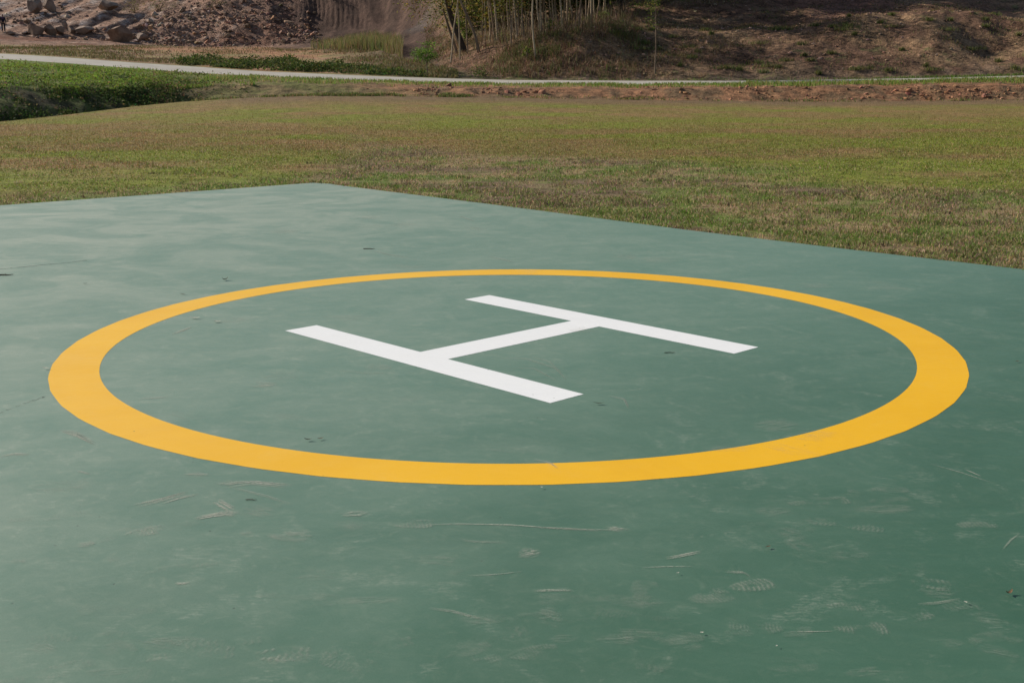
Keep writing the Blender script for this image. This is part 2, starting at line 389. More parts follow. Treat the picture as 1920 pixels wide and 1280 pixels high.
def terrain_color():
    C = np.zeros(XX.shape + (3,))
    lc, lz = lawn_color(XX, YY)
    C[:] = lc * .82
    e = (sstep(1.72, 1.98, SK + .07 * fbm(XX * .5, YY * .5, 3, 93)) * sstep(360, 480, PXG))[..., None]; C = C * (1 - e) + LAWN_END * e
    n1 = fbm(XX * .35, YY * .35, 4, 91); n2 = fbm(XX * 1.4, YY * 1.2, 4, 95); n3 = fbm(XX * .12, YY * .1, 3, 97)
    left = 1 - sstep(330, 470, PXG + 60 * n1)
    red = mixc(np.array([.27, .135, .072]) + 0 * C, np.array([.17, .105, .06]), sstep(-.3, .4, n2))
    soil = mixc(np.array([.12, .085, .05]) + 0 * C, np.array([.18, .115, .065]), sstep(-.3, .3, n1))
    gdk = mixc(np.array([.075, .062, .030]) + 0 * C, np.array([.07, .085, .022]), sstep(-.2, .4, n2))
    grs = mixc(np.array([.12, .15, .03]) + 0 * C, np.array([.22, .17, .065]), sstep(-.3, .4, n1))
    olv = mixc(np.array([.19, .145, .065]) + 0 * C, np.array([.13, .13, .04]), sstep(-.25, .25, n2 + .4 * n1))
    bank = mixc(mixc(mixc(soil, olv, .75), red, sstep(620, 900, PXG + 80 * n1) * .9), gdk, left)
    m = sstep(2.0, 2.25, SK + .1 * n2); C = C * (1 - m[..., None]) + bank * m[..., None]
    red2 = mixc(olv, red, sstep(560, 760, PXG + 60 * n2))
    top = mixc(mixc(red2, grs, sstep(-.1, .35, n1 + 2.2 * (SK - 4.55))), np.array([.12, .16, .03]), left * .8)
    m = sstep(3.7, 4.15, SK + .25 * n2); C = C * (1 - m[..., None]) + top * m[..., None]
    fld = mixc(mixc(np.array([.27, .165, .10]) + 0 * C, np.array([.23, .18, .08]), sstep(-.25, .25, n1 + .5 * n3)), np.array([.32, .165, .09]), sstep(.15, .5, n3 - .3 * n2))
    deb = mixc(np.array([.13, .09, .06]) + 0 * C, np.array([.10, .085, .04]), sstep(-.2, .3, n2))
    fld = mixc(fld, deb, sstep(600, 760, PXG + 40 * n1))
    m = sstep(6.0, 6.03, SK); C = C * (1 - m[..., None]) + fld * m[..., None]
    rb = mixc(np.array([.25, .150, .105]) + 0 * C, np.array([.36, .25, .19]), sstep(.05, .55, n2 + .4 * n1))
    strp = ((XX * .30 - ZZ * .28 + .7 * fbm(XX * .3, ZZ * .3, 3, 57)) * 1.0) % 1
    rb = mixc(rb, np.array([.42, .345, .30]), sstep(.30, .5, strp) * (1 - sstep(.62, .8, strp)) * (1 - sstep(230, 360, PXG)) * sstep(8.0, 8.3, SK) * sstep(-.3, .2, n2) * .8)
    rb = mixc(rb, np.array([.17, .08, .05]), sstep(.1, .5, n3 + .5 * n1))
    cl = mixc(np.array([.066, .040, .030]) + 0 * C, np.array([.115, .070, .052]), sstep(-.35, .45, fbm(XX * 1.6, ZZ * .2, 4, 99)))
    cl = mixc(cl, np.array([.105, .085, .075]), sstep(.25, .5, n3 + .3 * n1) * .7)
    hl = mixc(np.array([.142, .080, .050]) + 0 * C, np.array([.19, .12, .068]), sstep(-.3, .4, n1))
    hl = mixc(hl, np.array([.10, .10, .04]), sstep(.25, .6, n2 + .35 * n3))
    hl = mixc(hl, np.array([.16, .082, .055]), sstep(.15, .5, n3 + .3 * n2) * sstep(1150, 1300, PXG))
    hi = rb * rub[..., None] + cl * clf[..., None] + hl * hil[..., None]
    m = sstep(6.9, 7.25, SK + .2 * n2); C = C * (1 - m[..., None]) + hi * m[..., None]
    return np.clip(C, .01, .9)
TC = terrain_color()

# widen the net sideways past the picture's edges
def widen(A, off=False):
    l = [A[:, :1] - (np.array(OUT[::-1])[None, :] if off else 0 * np.array(OUT)[None, :])]
    r = [A[:, -1:] + (np.array(OUT)[None, :] if off else 0 * np.array(OUT)[None, :])]
    return np.concatenate(l + [A] + r, 1)
XW, YW, ZW = widen(XX, True), widen(YY), widen(ZZ)
TW = np.concatenate([np.repeat(TC[:, :1], len(OUT), 1), TC, np.repeat(TC[:, -1:], len(OUT), 1)], 1)
PXW = np.concatenate([[-1e4] * len(OUT), PXI, [1e4] * len(OUT)])
def sheet(name, r0, r1, c0, c1, mat):
    X = XW[r0:r1 + 1, c0:c1 + 1]; nr, nc = X.shape
    V = np.stack([X, YW[r0:r1 + 1, c0:c1 + 1], ZW[r0:r1 + 1, c0:c1 + 1]], -1).reshape(-1, 3)
    i = np.arange(nr * nc).reshape(nr, nc)
    F = np.stack([i[:-1, :-1], i[:-1, 1:], i[1:, 1:], i[1:, :-1]], -1).reshape(-1, 4)
    o = link(name, raw_mesh(name, V, F, mat, True, TW[r0:r1 + 1, c0:c1 + 1].reshape(-1, 3)))
    o['kind'] = 'structure'
    return o
NC = XW.shape[1] - 1
c1 = int(np.searchsorted(PXW, 550)); c2 = int(np.searchsorted(PXW, 812))
sheet('lawn', STARTS[0], STARTS[2], 0, NC, M_LAWN)
sheet('embankment', STARTS[2], STARTS[5], 0, NC, M_BANK)
sheet('road', STARTS[5], STARTS[6], 0, NC, M_ROAD)
sheet('field', STARTS[6], STARTS[7], 0, NC, M_FIELD)
last = len(SS) - 1
sheet('rubble_slope', STARTS[7], last, 0, c1, M_RUBBLE)
sheet('cliff', STARTS[7], last, c1, c2, M_CLIFF)
sheet('hillside', STARTS[7], last, c2, NC, M_HILL)
g = raw_mesh('ground', [(-400, -300, -.06), (400, -300, -.06), (400, 2, -.06), (-400, 2, -.06)], [(0, 1, 2, 3)], M_LAWN, True, np.full((4, 3), (.14, .125, .05)))
link('ground', g)['kind'] = 'structure'

DEPTH = YY * cp + (EYE - ZZ) * sp
VV = 640 - FPX * ((YY * sp + (ZZ - EYE) * cp) / DEPTH)
def surf(px, s):
    """points on the net: px, s arrays -> xyz (bilinear)"""
    px = np.asarray(px, float); s = np.asarray(s, float)
    r = np.interp(s, SS, np.arange(len(SS))); c = (np.clip(px, PXI[0], PXI[-1]) - PXI[0]) / 3.0
    r0 = np.clip(np.floor(r).astype(int), 0, len(SS) - 2); c0 = np.clip(np.floor(c).astype(int), 0, len(PXI) - 2)
    fr = r - r0; fc = c - c0
    def bl(A): return (A[r0, c0] * (1 - fc) + A[r0, c0 + 1] * fc) * (1 - fr) + (A[r0 + 1, c0] * (1 - fc) + A[r0 + 1, c0 + 1] * fc) * fr
    return np.stack([bl(XX), bl(YY), bl(ZZ)], -1)
def at(px, v, smin=2.0):
    """nearest terrain point seen at picture position (px, v), from row family smin on"""
    c = int(round((px - PXI[0]) / 3.0)); c = max(0, min(len(PXI) - 1, c))
    ok = np.where((SS >= smin) & (VV[:, c] <= v))[0]
    r = ok[0] if len(ok) else len(SS) - 1
    return Vector((XX[r, c], YY[r, c], ZZ[r, c]))

# ------------------------------------------------------------------ helipad
edge_px = [(-260, 403.5), (0, 385), (300, 363.8), (586, 342.8), (617, 344.6), (640, 348), (960, 388), (1280, 430), (1600, 468.5), (1920, 505), (2100, 525)]
out = [pad_pt(a, b) for a, b in edge_px]
dR = (out[-1] - out[-3]).normalized(); dL = (out[0] - out[2]).normalized()
outline = [out[0] + dL * 6] + out + [out[-1] + dR * 14]
a0 = outline[0]; b0 = outline[-1]
outline += [b0 + dL * 24 * 1.0, a0 + dR * 24]
outline = [Vector((p.x, p.y, 0)) for p in outline]
# keep a convex outline: corner far behind the camera
outline = outline[:-2] + [outline[-3] + dL * 22 + dR * 0] + [outline[0] + dR * 0 + (outline[-3] - outline[1]) * 0.0]
outline = outline[:-1]
bm = bmesh.new()
vs = [bm.verts.new(p) for p in outline]
f = bm.faces.new(vs)
if f.normal.z < 0 or f.calc_area() == 0: f.normal_update()
bm.normal_update()
if f.normal.z < 0: f.normal_flip()
ex = bmesh.ops.extrude_face_region(bm, geom=[f])
low = [e for e in ex['geom'] if isinstance(e, bmesh.types.BMVert)]
for q in low: q.co.z -= .22
bmesh.ops.recalc_face_normals(bm, faces=bm.faces)
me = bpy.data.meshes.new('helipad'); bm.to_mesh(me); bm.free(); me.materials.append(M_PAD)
pad = link('helipad', me)
tag(pad, 'dusty green painted landing pad with a yellow ring and a white letter H', 'helipad')
U = EYE
CX, CY, YAW = .0071 * U, 4.4699 * U, -.8111
ax = Vector((math.cos(YAW), math.sin(YAW), 0)); bx = Vector((-ax.y, ax.x, 0)); CC = Vector((CX, CY, 0))
HL, HW, Hw, Hc = .7355 * U, .5468 * U, .1496 * U, .0773 * U
P = lambda a, b: CC + ax * a + bx * b + Vector((0, 0, .0008))
hp = [P(-HL, HW), P(-HL, HW - Hw), P(-Hc, HW - Hw), P(-Hc, -HW + Hw), P(-HL, -HW + Hw), P(-HL, -HW),
      P(HL, -HW), P(HL, -HW + Hw), P(Hc, -HW + Hw), P(Hc, HW - Hw), P(HL, HW - Hw), P(HL, HW)]
bm = bmesh.new(); vs = [bm.verts.new(p) for p in hp]
bm.faces.new([vs[0], vs[1], vs[2], vs[9], vs[10], vs[11]]); bm.faces.new([vs[2], vs[3], vs[8], vs[9]]); bm.faces.new([vs[3], vs[4], vs[5], vs[6], vs[7], vs[8]])
bm.normal_update()
for f in bm.faces:
    if f.normal.z < 0: f.normal_flip()
me = bpy.data.meshes.new('painted_letter'); bm.to_mesh(me); bm.free(); me.materials.append(M_WHITE)
link('painted_letter', me, pad)
RC = CC + ax * (-.0021 * U) + bx * (-.0236 * U); RO, RI = 1.6438 * U, 1.478 * U
NS = 192
th = np.linspace(0, 2 * np.pi, NS, endpoint=False)
# the outer edge was masked with short straight tape lengths
ro = []
for tt in th:
    seg = 2 * math.pi / 54; q = (tt % seg) - seg / 2
    ro.append(RO * math.cos(seg / 2) ** .5 / math.cos(q))
ro = np.array(ro) * (1 + .0014 * np.sin(th * 5 + 1)); ri = RI * (1 + .0012 * np.sin(th * 4)) + 0 * th
V = np.concatenate([np.stack([RC.x + ro * np.cos(th), RC.y + ro * np.sin(th), 0 * th + .0008], -1), np.stack([RC.x + ri * np.cos(th), RC.y + ri * np.sin(th), 0 * th + .0008], -1)])
i = np.arange(NS); j = (i + 1) % NS
link('painted_circle', raw_mesh('painted_circle', V, np.stack([i, j, j + NS, i + NS], -1), M_YELLOW, True), pad)

# dust: scuffs and shoe prints left on the coating
DV, DF, DA = [], [], []
def dust_ribbon(pts, w, al, taper=True):
    pts = [np.array(p) for p in pts]
    # resample
    d = [0]
    for a, b in zip(pts, pts[1:]): d.append(d[-1] + np.linalg.norm(b - a))
    n = max(6, int(d[-1] / .03)); q = np.linspace(0, d[-1], n)
    X = np.interp(q, d, [p[0] for p in pts]); Y = np.interp(q, d, [p[1] for p in pts])
    tx = np.gradient(X); ty = np.gradient(Y); ln = np.hypot(tx, ty) + 1e-9; nx, ny = -ty / ln, tx / ln
    b = len(DV)
    for k in range(n):
        e = math.sin(math.pi * (k + .15) / (n - .7)) ** .6 if taper else 1
        ww = w * (.55 + .45 * e) * (.85 + .3 * random.random())
        for q_, aa in ((-1, 0), (-.45, al * e), (.45, al * e), (1, 0)):
            DV.append((X[k] + nx[k] * ww * q_, Y[k] + ny[k] * ww * q_, .0016)); DA.append(aa)
    for k in range(n - 1):
        for c in range(3):
            o = b + k * 4 + c; DF.append((o, o + 1, o + 5, o + 4))
def P2(px, v): p = pad_pt(px, v); return (p.x, p.y)
def streak(pts, w, al):
    q = [P2(*p) for p in pts]; k = 1 if w < .007 else 3
    for i in range(k):
        o = (i - (k - 1) / 2) * w * .75; j = random.uniform(-.3, .3) * w
        dust_ribbon([(a + j, b + o + random.uniform(-.15, .15) * w) for a, b in q], w / k * random.uniform(.7, 1.2), min(1, al * random.uniform(.9, 1.4)))
def film(cx, cy, ang, ln, wd, fn, nu=64, nv=22):
    """a thin dusty print: a small sheet whose density follows fn(u, v), u and v in -1..1"""
    u, v = np.meshgrid(np.linspace(-1, 1, nu), np.linspace(-1, 1, nv), indexing='ij'); a = np.clip(fn(u, v), 0, 1)
    x = u * ln / 2; y = v * wd / 2; ca, sa = math.cos(ang), math.sin(ang); b = len(DV)
    X = cx + x * ca - y * sa; Y = cy + x * sa + y * ca
    for p, q, r in zip(X.ravel(), Y.ravel(), a.ravel()): DV.append((p, q, .0016 + FZ[0])); DA.append(float(r))
    for p in range(nu - 1):
        for q in range(nv - 1):
            o = b + p * nv + q
            if a[p, q] + a[p + 1, q] + a[p, q + 1] + a[p + 1, q + 1] > .02: DF.append((o, o + nv, o + nv + 1, o + 1))
    FZ[0] = (FZ[0] + .00013) % .0009
FZ = [0.0]
def shoe(px, v, ang, al, length=.28, half=0):
    """a shoe print: sole and heel outline filled with tread ridges, partly rubbed away"""
    p = pad_pt(px, v); sd = random.randint(0, 999); fr = random.uniform(17, 34) * length / .28; kind = random.random(); flip = random.choice((-1, 1))
    def fn(u, w):
        hw = .60 + .34 * np.clip(np.sin((u + .1) * 2.1), -.2, 1) - .25 * np.exp(-((u + .22) / .22) ** 2)
        body = sstep(1.02, .90, np.abs(u)) * sstep(1.0, .78, np.abs(w) / np.clip(hw, .2, 1) * (1 + .9 * np.clip(np.abs(u) - .72, 0, 1)))
        body = body * (1 - .85 * np.exp(-((u + .26) / .09) ** 2))
        if half == 1: body = body * sstep(.0, -.2, u)
        if half == 2: body = body * sstep(-.25, -.1, u)
        if kind < .45: ph = u * fr + flip * w * 1.2
        elif kind < .75: ph = u * fr * .8 + 1.6 * np.abs(w)
        else: ph = u * fr * .6 + .35 * np.sin(w * 9)
        tread = sstep(-.25, .55, np.sin(ph * math.pi))
        wear = np.clip(.48 + 2.0 * fbm(u * 2.2 + sd, w * 1.6, 4, sd), 0, 1.15)
        return al * .54 * body * wear * (.30 + .70 * tread)
    film(p.x, p.y, ang, length, .105, fn, 84, 20)
def patch(px, v, wpx, hpx, al, n=9, ang=.2):
    """a rubbed chalky blotch with streaky grain"""
    p = pad_pt(px, v); q = pad_pt(px + wpx / 2, v); r = pad_pt(px, v - hpx / 2); sd = random.randint(0, 999); ga = random.uniform(-.5, .5)
    def fn(u, w):
        e = np.hypot(u, w) + .35 * fbm(u * 2 + sd, w * 2, 3, sd)
        g = fbm((u + ga * w) * 2.2 + sd, (w - ga * u) * 12, 4, sd + 5)
        return al * sstep(.95, .35, e) * np.clip(.50 + 1.6 * g, 0, 1.2)
    film(p.x, p.y, ang, (q - p).length * 2, (r - p).length * 2, fn, 48, 40)
for pts, w, al in [
    ([(252, 946), (300, 936), (350, 922)], .012, .75), ([(258, 950), (310, 937), (352, 925)], .010, .6), ([(305, 943), (340, 932), (372, 926)], .012, .6),
    ([(415, 908), (470, 903), (548, 910)], .013, .8), ([(420, 915), (470, 907), (535, 913)], .010, .5), ([(430, 913), (500, 930), (545, 946)], .010, .35),
    ([(366, 971), (395, 966), (430, 961)], .022, .75), ([(405, 938), (418, 946), (436, 956)], .024, .55), ([(115, 808), (145, 817), (177, 832)], .014, .7),
    ([(110, 806), (140, 810), (165, 822)], .012, .4), ([(0, 855), (25, 851), (55, 852)], .015, .5), ([(322, 627), (340, 621), (360, 613)], .022, .5),
    ([(475, 721), (495, 722), (517, 721)], .05, .4), ([(262, 748), (290, 746), (320, 744)], .015, .4), ([(143, 883), (155, 885), (169, 889)], .008, .6),
    ([(328, 1093), (340, 1094), (357, 1092)], .007, .8), ([(785, 984), (860, 982), (960, 984), (1040, 990), (1120, 993), (1180, 993)], .006, .6),
    ([(1000, 988), (1060, 991), (1130, 995)], .008, .5), ([(1000, 1108), (1040, 1106), (1075, 1107)], .009, .6), ([(880, 1079), (930, 1077), (980, 1071)], .005, .6),
    ([(1250, 1047), (1280, 1041), (1315, 1034)], .010, .6), ([(1205, 1064), (1250, 1062), (1300, 1062)], .005, .5), ([(805, 1140), (850, 1146), (900, 1160)], .008, .4),
    ([(1480, 1184), (1520, 1184), (1565, 1183)], .004, .6), ([(862, 1010), (880, 1015), (945, 1017)], .008, .35), ([(1360, 1072), (1395, 1073), (1405, 1080)], .009, .4),
    ([(1720, 1133), (1760, 1130), (1800, 1123)], .008, .4), ([(1745, 870), (1800, 885), (1860, 905)], .006, .4), ([(1810, 880), (1840, 893)], .005, .5),
    ([(1880, 1030), (1895, 1012), (1912, 1000)], .006, .35), ([(1000, 862), (1030, 867), (1046, 878)], .012, .5), ([(640, 695), (690, 700), (745, 698)], .02, .2),
    ([(930, 670), (985, 672), (1040, 690), (1062, 712)], .015, .28), ([(950, 690), (1000, 690), (1045, 715)], .015, .25), ([(985, 665), (1030, 678), (1055, 700)], .012, .25),
    ([(1140, 742), (1170, 748), (1178, 765)], .015, .3), ([(700, 470), (730, 478), (770, 484)], .02, .45), ([(860, 405), (875, 410), (890, 415)], .02, .5), ([(915, 480), (940, 486), (965, 492)], .02, .4)]:
    streak(pts, w, al)
rs = np.random.default_rng(77)
for k in range(46):
    q = rs.uniform(0, 1); px = rs.uniform(20, 1900); v = 930 + 340 * q
    if k % 3: shoe(px, v, rs.normal() * .35 + (math.pi if rs.uniform() < .4 else 0), rs.uniform(.14, .30), rs.uniform(.25, .29), int(rs.integers(0, 3)))
    else: patch(px, v, rs.uniform(50, 150), rs.uniform(16, 36), rs.uniform(.12, .28), 8, rs.normal() * .3)
for k in range(26):
    px = rs.uniform(200, 1700); v = rs.uniform(400, 860); sc = (v - 132) / 800
    patch(px, v, rs.uniform(50, 190) * sc + 25, rs.uniform(10, 26) * sc + 4, rs.uniform(.10, .24), 8, rs.normal() * .4)
for a in [(368, 889, 60, 12, .5, 9, -.1), (425, 963, 50, 14, .6, 8, .1), (160, 1020, 46, 14, .45, 7, .3), (36, 1052, 40, 10, .35, 6, 0), (668, 963, 70, 16, .6, 9, 0), (1155, 992, 52, 14, .6, 8, 0),
          (993, 1037, 62, 24, .55, 11, .2), (430, 905, 60, 14, .35, 7, -.2), (690, 1125, 150, 20, .22, 10, 0), (1030, 1155, 60, 44, .2, 10, .2), (1090, 620, 60, 20, .15, 8, 0),
          (1450, 960, 90, 20, .22, 9, .1), (1660, 955, 150, 20, .22, 12, .1), (1480, 1000, 80, 26, .2, 9, -.2), (1760, 1110, 90, 26, .2, 9, .2), (260, 990, 90, 30, .12, 8, 0), (120, 910, 140, 30, .18, 9, 0),
          (560, 1000, 90, 20, .15, 7, 0), (820, 1050, 110, 26, .16, 9, 0), (1200, 1130, 120, 30, .15, 9, 0), (900, 1160, 120, 30, .13, 9, 0), (1590, 1040, 120, 26, .13, 9, 0)]:
    patch(*a)
for a in [(245, 1002, .55, .75, .26, 0), (515, 1004, -.2, .6, .27, 0), (748, 983, .05, .6, .26, 2), (350, 1228, .15, .55, .28, 0), (492, 1228, .1, .6, .28, 2), (968, 1228, .25, .45, .27, 0),
          (1382, 1101, .25, .55, .27, 0), (1305, 1124, .3, .5, .26, 2), (1540, 1143, .1, .4, .28, 0), (1452, 1178, 3.1, .5, .28, 2), (1580, 1178, 0.0, .5, .28, 2), (1535, 941, .2, .4, .26, 0), (1645, 918, .1, .45, .26, 0),
          (1805, 985, -.1, .45, .26, 2), (1720, 1092, -.3, .4, .26, 2), (1770, 1147, .4, .35, .27, 0), (1200, 1120, 1.3, .3, .27, 2), (690, 1215, .3, .3, .28, 0), (1830, 1200, .2, .25, .28, 0), (840, 1225, .5, .3, .28, 2), (1590, 985, -.3, .35, .26, 0), (340, 1060, .4, .25, .27, 0), (560, 1120, -.2, .25, .27, 0), (60, 1200, .3, .25, .27, 0)]:
    shoe(*a)
dm = link('dust_mark', raw_mesh('dust_mark', DV, DF, M_DUST, False, attrs={'alpha': DA}), pad)
dm['kind'] = 'stuff'; dm['label'] = 'pale dusty scuffs and shoe prints'
def crack(pts, w):
    V, F = [], []
    pp = [pad_pt(*p) for p in pts]; n = 40
    for k in range(n + 1):
        f = k / n * (len(pp) - 1); i = min(int(f), len(pp) - 2); q = pp[i].lerp(pp[i + 1], f - i)
        q = q + Vector((random.uniform(-.006, .006), random.uniform(-.02, .02), .0012)); ww = w * random.uniform(.3, 1.2)
        V += [(q.x, q.y - ww, q.z), (q.x, q.y + ww, q.z)]
        if k: F.append((2 * k - 2, 2 * k, 2 * k + 1, 2 * k - 1))
    link('crack', raw_mesh('crack', V, F, M_CRACK, False), pad)
crack([(-60, 511), (0, 505), (60, 499), (120, 493), (165, 488)], .009)
crack([(-30, 785), (20, 766), (60, 751), (88, 742)], .0035)

# ------------------------------------------------------------------ litter lying on the pad
def leaf_mesh(name, l, w, curl, mat, fold=.3):
    V, F = [], []; n = 8
    for k in range(n + 1):
        s = k / n; ww = w * math.sin(math.pi * min(1, s * .97 + .03)) ** .8 * (1 - .2 * s)
        ang = (s - .5) * curl; r = l / max(curl, .05)
        x = r * math.sin(ang); z = r * (1 - math.cos(ang))
        for c in (-1, 0, 1): V.append((x, c * ww / 2 * math.cos(fold), z + abs(c) * ww / 2 * math.sin(fold) + .002))
    for k in range(n):
        for c in range(2): o = k * 3 + c; F.append((o, o + 1, o + 4, o + 3))
    V = np.array(V); zmin = V[:, 2].min(); V[:, 2] -= zmin - .006
    return raw_mesh(name, V, F, mat, True)
def tube(path, radii, sides=8, cap=True):
    V, F = [], []
    path = [Vector(p) for p in path]
    ref = Vector((.3, .9, .1))
    for k, p in enumerate(path):
        d = (path[min(k + 1, len(path) - 1)] - path[max(k - 1, 0)]).normalized()
        a = d.cross(ref).normalized(); b = d.cross(a)
        for c in range(sides):
            q = 2 * math.pi * c / sides; V.append(p + (a * math.cos(q) + b * math.sin(q)) * radii[k])
    for k in range(len(path) - 1):
        for c in range(sides):
            o = k * sides; c2 = (c + 1) % sides; F.append((o + c, o + c2, o + sides + c2, o + sides + c))
    return [tuple(v) for v in V], F
def twig_mesh(name, l, r, mat, bend=.15):
    p = [(-l / 2, 0, r), (-l / 4, bend * l * .4, r), (0, bend * l * .3, r * 1.1), (l / 4, -bend * l * .2, r), (l / 2, bend * l * .3, r * 1.3)]
    V, F = tube(p, [r, r, r * .9, r * .75, r * .4], 6)
    V2, F2 = tube([(0, bend * l * .3, r), (l * .1, bend * l * .3 + l * .1, r * 1.6)], [r * .7, r * .3], 6)
    F2 = [tuple(i + len(V) for i in f) for f in F2]
    return raw_mesh(name, V + V2, F + F2, mat, True)
def litter(kind, px, v, size, rz, label, cat, mat, curl=1.2, wr=.35):
    me = twig_mesh(kind, size, size * .035, mat) if kind == 'twig' else leaf_mesh(kind, size, size * wr, curl, mat)
    zz = .0012
    o = link(kind, me, None, pad_pt(px, v, zz)); o.rotation_euler = (0, 0, rz); tag(o, label, cat); return o
litter('twig', 6, 516.5, .16, .1, 'dark bent twig at the left edge below the long crack in the pad', 'twig', M_TWIG)
litter('dry_leaf', 422, 525.5, .075, .4, 'curled dark leaf standing on the pad outside the far left of the yellow ring', 'leaf', M_DARKLEAF, 3.2, .5)
litter('dry_leaf', 343, 552.5, .045, .1, 'small dark brown leaf just outside the yellow ring on its left', 'leaf', M_DRYLEAF, 1.0)
litter('dry_leaf', 365, 597.5, .085, -.1, 'pale papery leaf scrap just inside the yellow ring on its left', 'leaf', M_PALE, .8, .25)
litter('dry_leaf', 407, 604, .05, .2, 'whitish flake between the yellow ring and the left tip of the letter', 'leaf', M_PALE, .5, .5)
litter('twig', 692, 467, .11, -.05, 'short dark twig lying between the pad corner and the ring', 'twig', M_TWIG)
litter('dry_leaf', 578, 826, .040, 0, 'dark crumpled leaf inside the ring below the near bar of the letter', 'leaf', M_DARKLEAF, 1.5, .4)
litter('dry_leaf', 601, 824, .032, .5, 'smaller brown leaf crumb right of the dark crumpled leaf', 'leaf', M_DRYLEAF, 1.2, .4)
litter('twig', 1256, 661.5, .065, .05, 'thin twig inside the ring below the far bar of the letter', 'twig', M_TWIG)
litter('dry_leaf', 1123, 758, .06, -.1, 'dark sliver of leaf by the near right tip of the letter', 'leaf', M_DARKLEAF, .9, .22)
litter('dry_leaf', 1440, 1027, .024, .5, 'dark brown leaf alone on the green right of the near ring', 'leaf', M_DRYLEAF, .9, .4)
litter('dry_leaf', 1892, 1114, .042, .6, 'brown leaf with a raised end near the right edge of the picture', 'leaf', M_DRYLEAF, 2.4, .35)
litter('dry_leaf', 1810, 1131, .014, 2.3, 'tiny yellowish seed scrap left of the raised brown leaf', 'leaf', M_PALE, .9, .5)
litter('dry_leaf', 1271, 1076, .011, .2, 'white fleck in the middle of the foreground', 'leaf', M_PALE, .5, .5)
litter('dry_leaf', 1316, 1188, .012, .1, 'white fleck left of the pair of striped shoe prints', 'leaf', M_PALE, .5, .6)
litter('dry_leaf', 1456, 1213, .009, .8, 'white fleck below the pair of striped shoe prints', 'leaf', M_PALE, .5, .6)
litter('twig', 471, 937, .045, -.05, 'short reddish twig on the green below the near left of the ring', 'twig', M_DRYLEAF)
litter('dry_leaf', 1015, 915.5, .014, .4, 'whitish crumb just below the lowest point of the yellow ring', 'leaf', M_PALE, 1.2, .7)
litter('dry_leaf', 87, 692, .05, -.2, 'straw coloured scrap touching the leftmost point of the ring', 'leaf', M_PALE, .9, .25)
litter('dry_leaf', 1907, 679, .03, .3, 'reddish leaf bit right of the ring at the picture edge', 'leaf', M_DRYLEAF, 1.0, .4)
litter('dry_leaf', 160, 497 + 36, .035, .6, 'dark leaf crumb on the dusty green below the long crack', 'leaf', M_DARKLEAF, 1.0, .4)

# ------------------------------------------------------------------ blades and leaves (vectorised)
def blades(name, P, h, w, cols, mat, lean=.5, curve=True, up_bias=None):
    N = len(P); az = RNG.uniform(0, 2 * np.pi, N); la = RNG.uniform(0, 2 * np.pi, N); lm = RNG.uniform(.1, 1, N) * lean
    wx, wy = np.cos(az) * w / 2, np.sin(az) * w / 2
    lx, ly = np.cos(la) * lm * h, np.sin(la) * lm * h
    b0 = P + np.stack([wx, wy, -.01 + 0 * h], -1); b1 = P - np.stack([wx, wy, .01 + 0 * h], -1)
    m0 = P + np.stack([wx * .75 + lx * .35, wy * .75 + ly * .35, h * .6], -1); m1 = P + np.stack([-wx * .75 + lx * .35, -wy * .75 + ly * .35, h * .6], -1)
    tp = P + np.stack([lx, ly, h * (1 - .35 * lm ** 2)], -1)
    V = np.stack([b0, b1, m1, m0, tp], 1).reshape(-1, 3)
    o = np.arange(N)[:, None] * 5
    F = np.concatenate([o + np.array([0, 1, 2]), o + np.array([0, 2, 3]), o + np.array([3, 2, 4])])
    C = np.repeat(cols, 5, 0)
    return raw_mesh(name, V, F, mat, True, C)
def leaves(P, size, cols, aspect=.45, updir=.4):
    """(verts, faces, cols) of free leaf quads (kite shaped)"""
    N = len(P)
    d = RNG.normal(size=(N, 3)); d[:, 2] = d[:, 2] * .6 - updir * .5; d /= np.linalg.norm(d, axis=1)[:, None]
    r = RNG.normal(size=(N, 3)); s = np.cross(d, r); s /= np.linalg.norm(s, axis=1)[:, None] + 1e-9
    L_ = size[:, None]
    V = np.stack([P, P + d * L_ * .45 + s * L_ * aspect / 2, P + d * L_, P + d * L_ * .45 - s * L_ * aspect / 2], 1).reshape(-1, 3)
    F = np.arange(N * 4).reshape(-1, 4)
    return V, F, np.repeat(cols, 4, 0)
def jitter(c, a, b=.12): 
    k = 1 + RNG.normal(size=(len(c), 1)) * a; return np.clip(c * k * (1 + RNG.normal(size=c.shape) * b), .008, .8)

# lawn
def in_pad(x, y):
    pts = [(p.x, p.y) for p in outline]; ins = np.zeros(len(x), bool); j = len(pts) - 1
    for i in range(len(pts)):
        xi, yi = pts[i]; xj, yj = pts[j]
        c = ((yi > y) != (yj > y)) & (x < (xj - xi) * (y - yi) / (yj - yi + 1e-12) + xi); ins ^= c; j = i
    return ins
def lawn_points(n, y0, y1, power=1.0):
    # even in picture bearing, denser towards the viewer
    q = RNG.uniform(0, 1, n); inv = 1 / y1 + (1 / y0 - 1 / y1) * q ** power; y = 1 / inv
    px = RNG.uniform(-420, 2340, n); x = (px - 960) / FPX * y * .98
    return x, y, px
def z_lawn(px, y):
    s = np.where(y < 27, np.log(np.maximum(y, 2.01) / 2) / np.log(27 / 2), 1 + (y - 27) / (np.interp(px, PXI, NODES[2][0]) - 27))
    return surf(px, s)[:, 2], s
x, y, px = lawn_points(590000, 8.5, 46, .9)
k = ~in_pad(x, y); x, y, px = x[k], y[k], px[k]
zl, s_ = z_lawn(px, y); c, zn = lawn_color(x, y)
clump = np.clip(.8 + 1.1 * fbm(x * 1.9, y * 1.9, 3, 101), .15, 2)
keep = RNG.uniform(size=len(x)) < np.clip(.35 + .55 * clump, 0, 1) * (1 - sstep(24, 45, y))
x, y, px, zl, c, zn, clump = [a[keep] for a in (x, y, px, zl, c, zn, clump)]
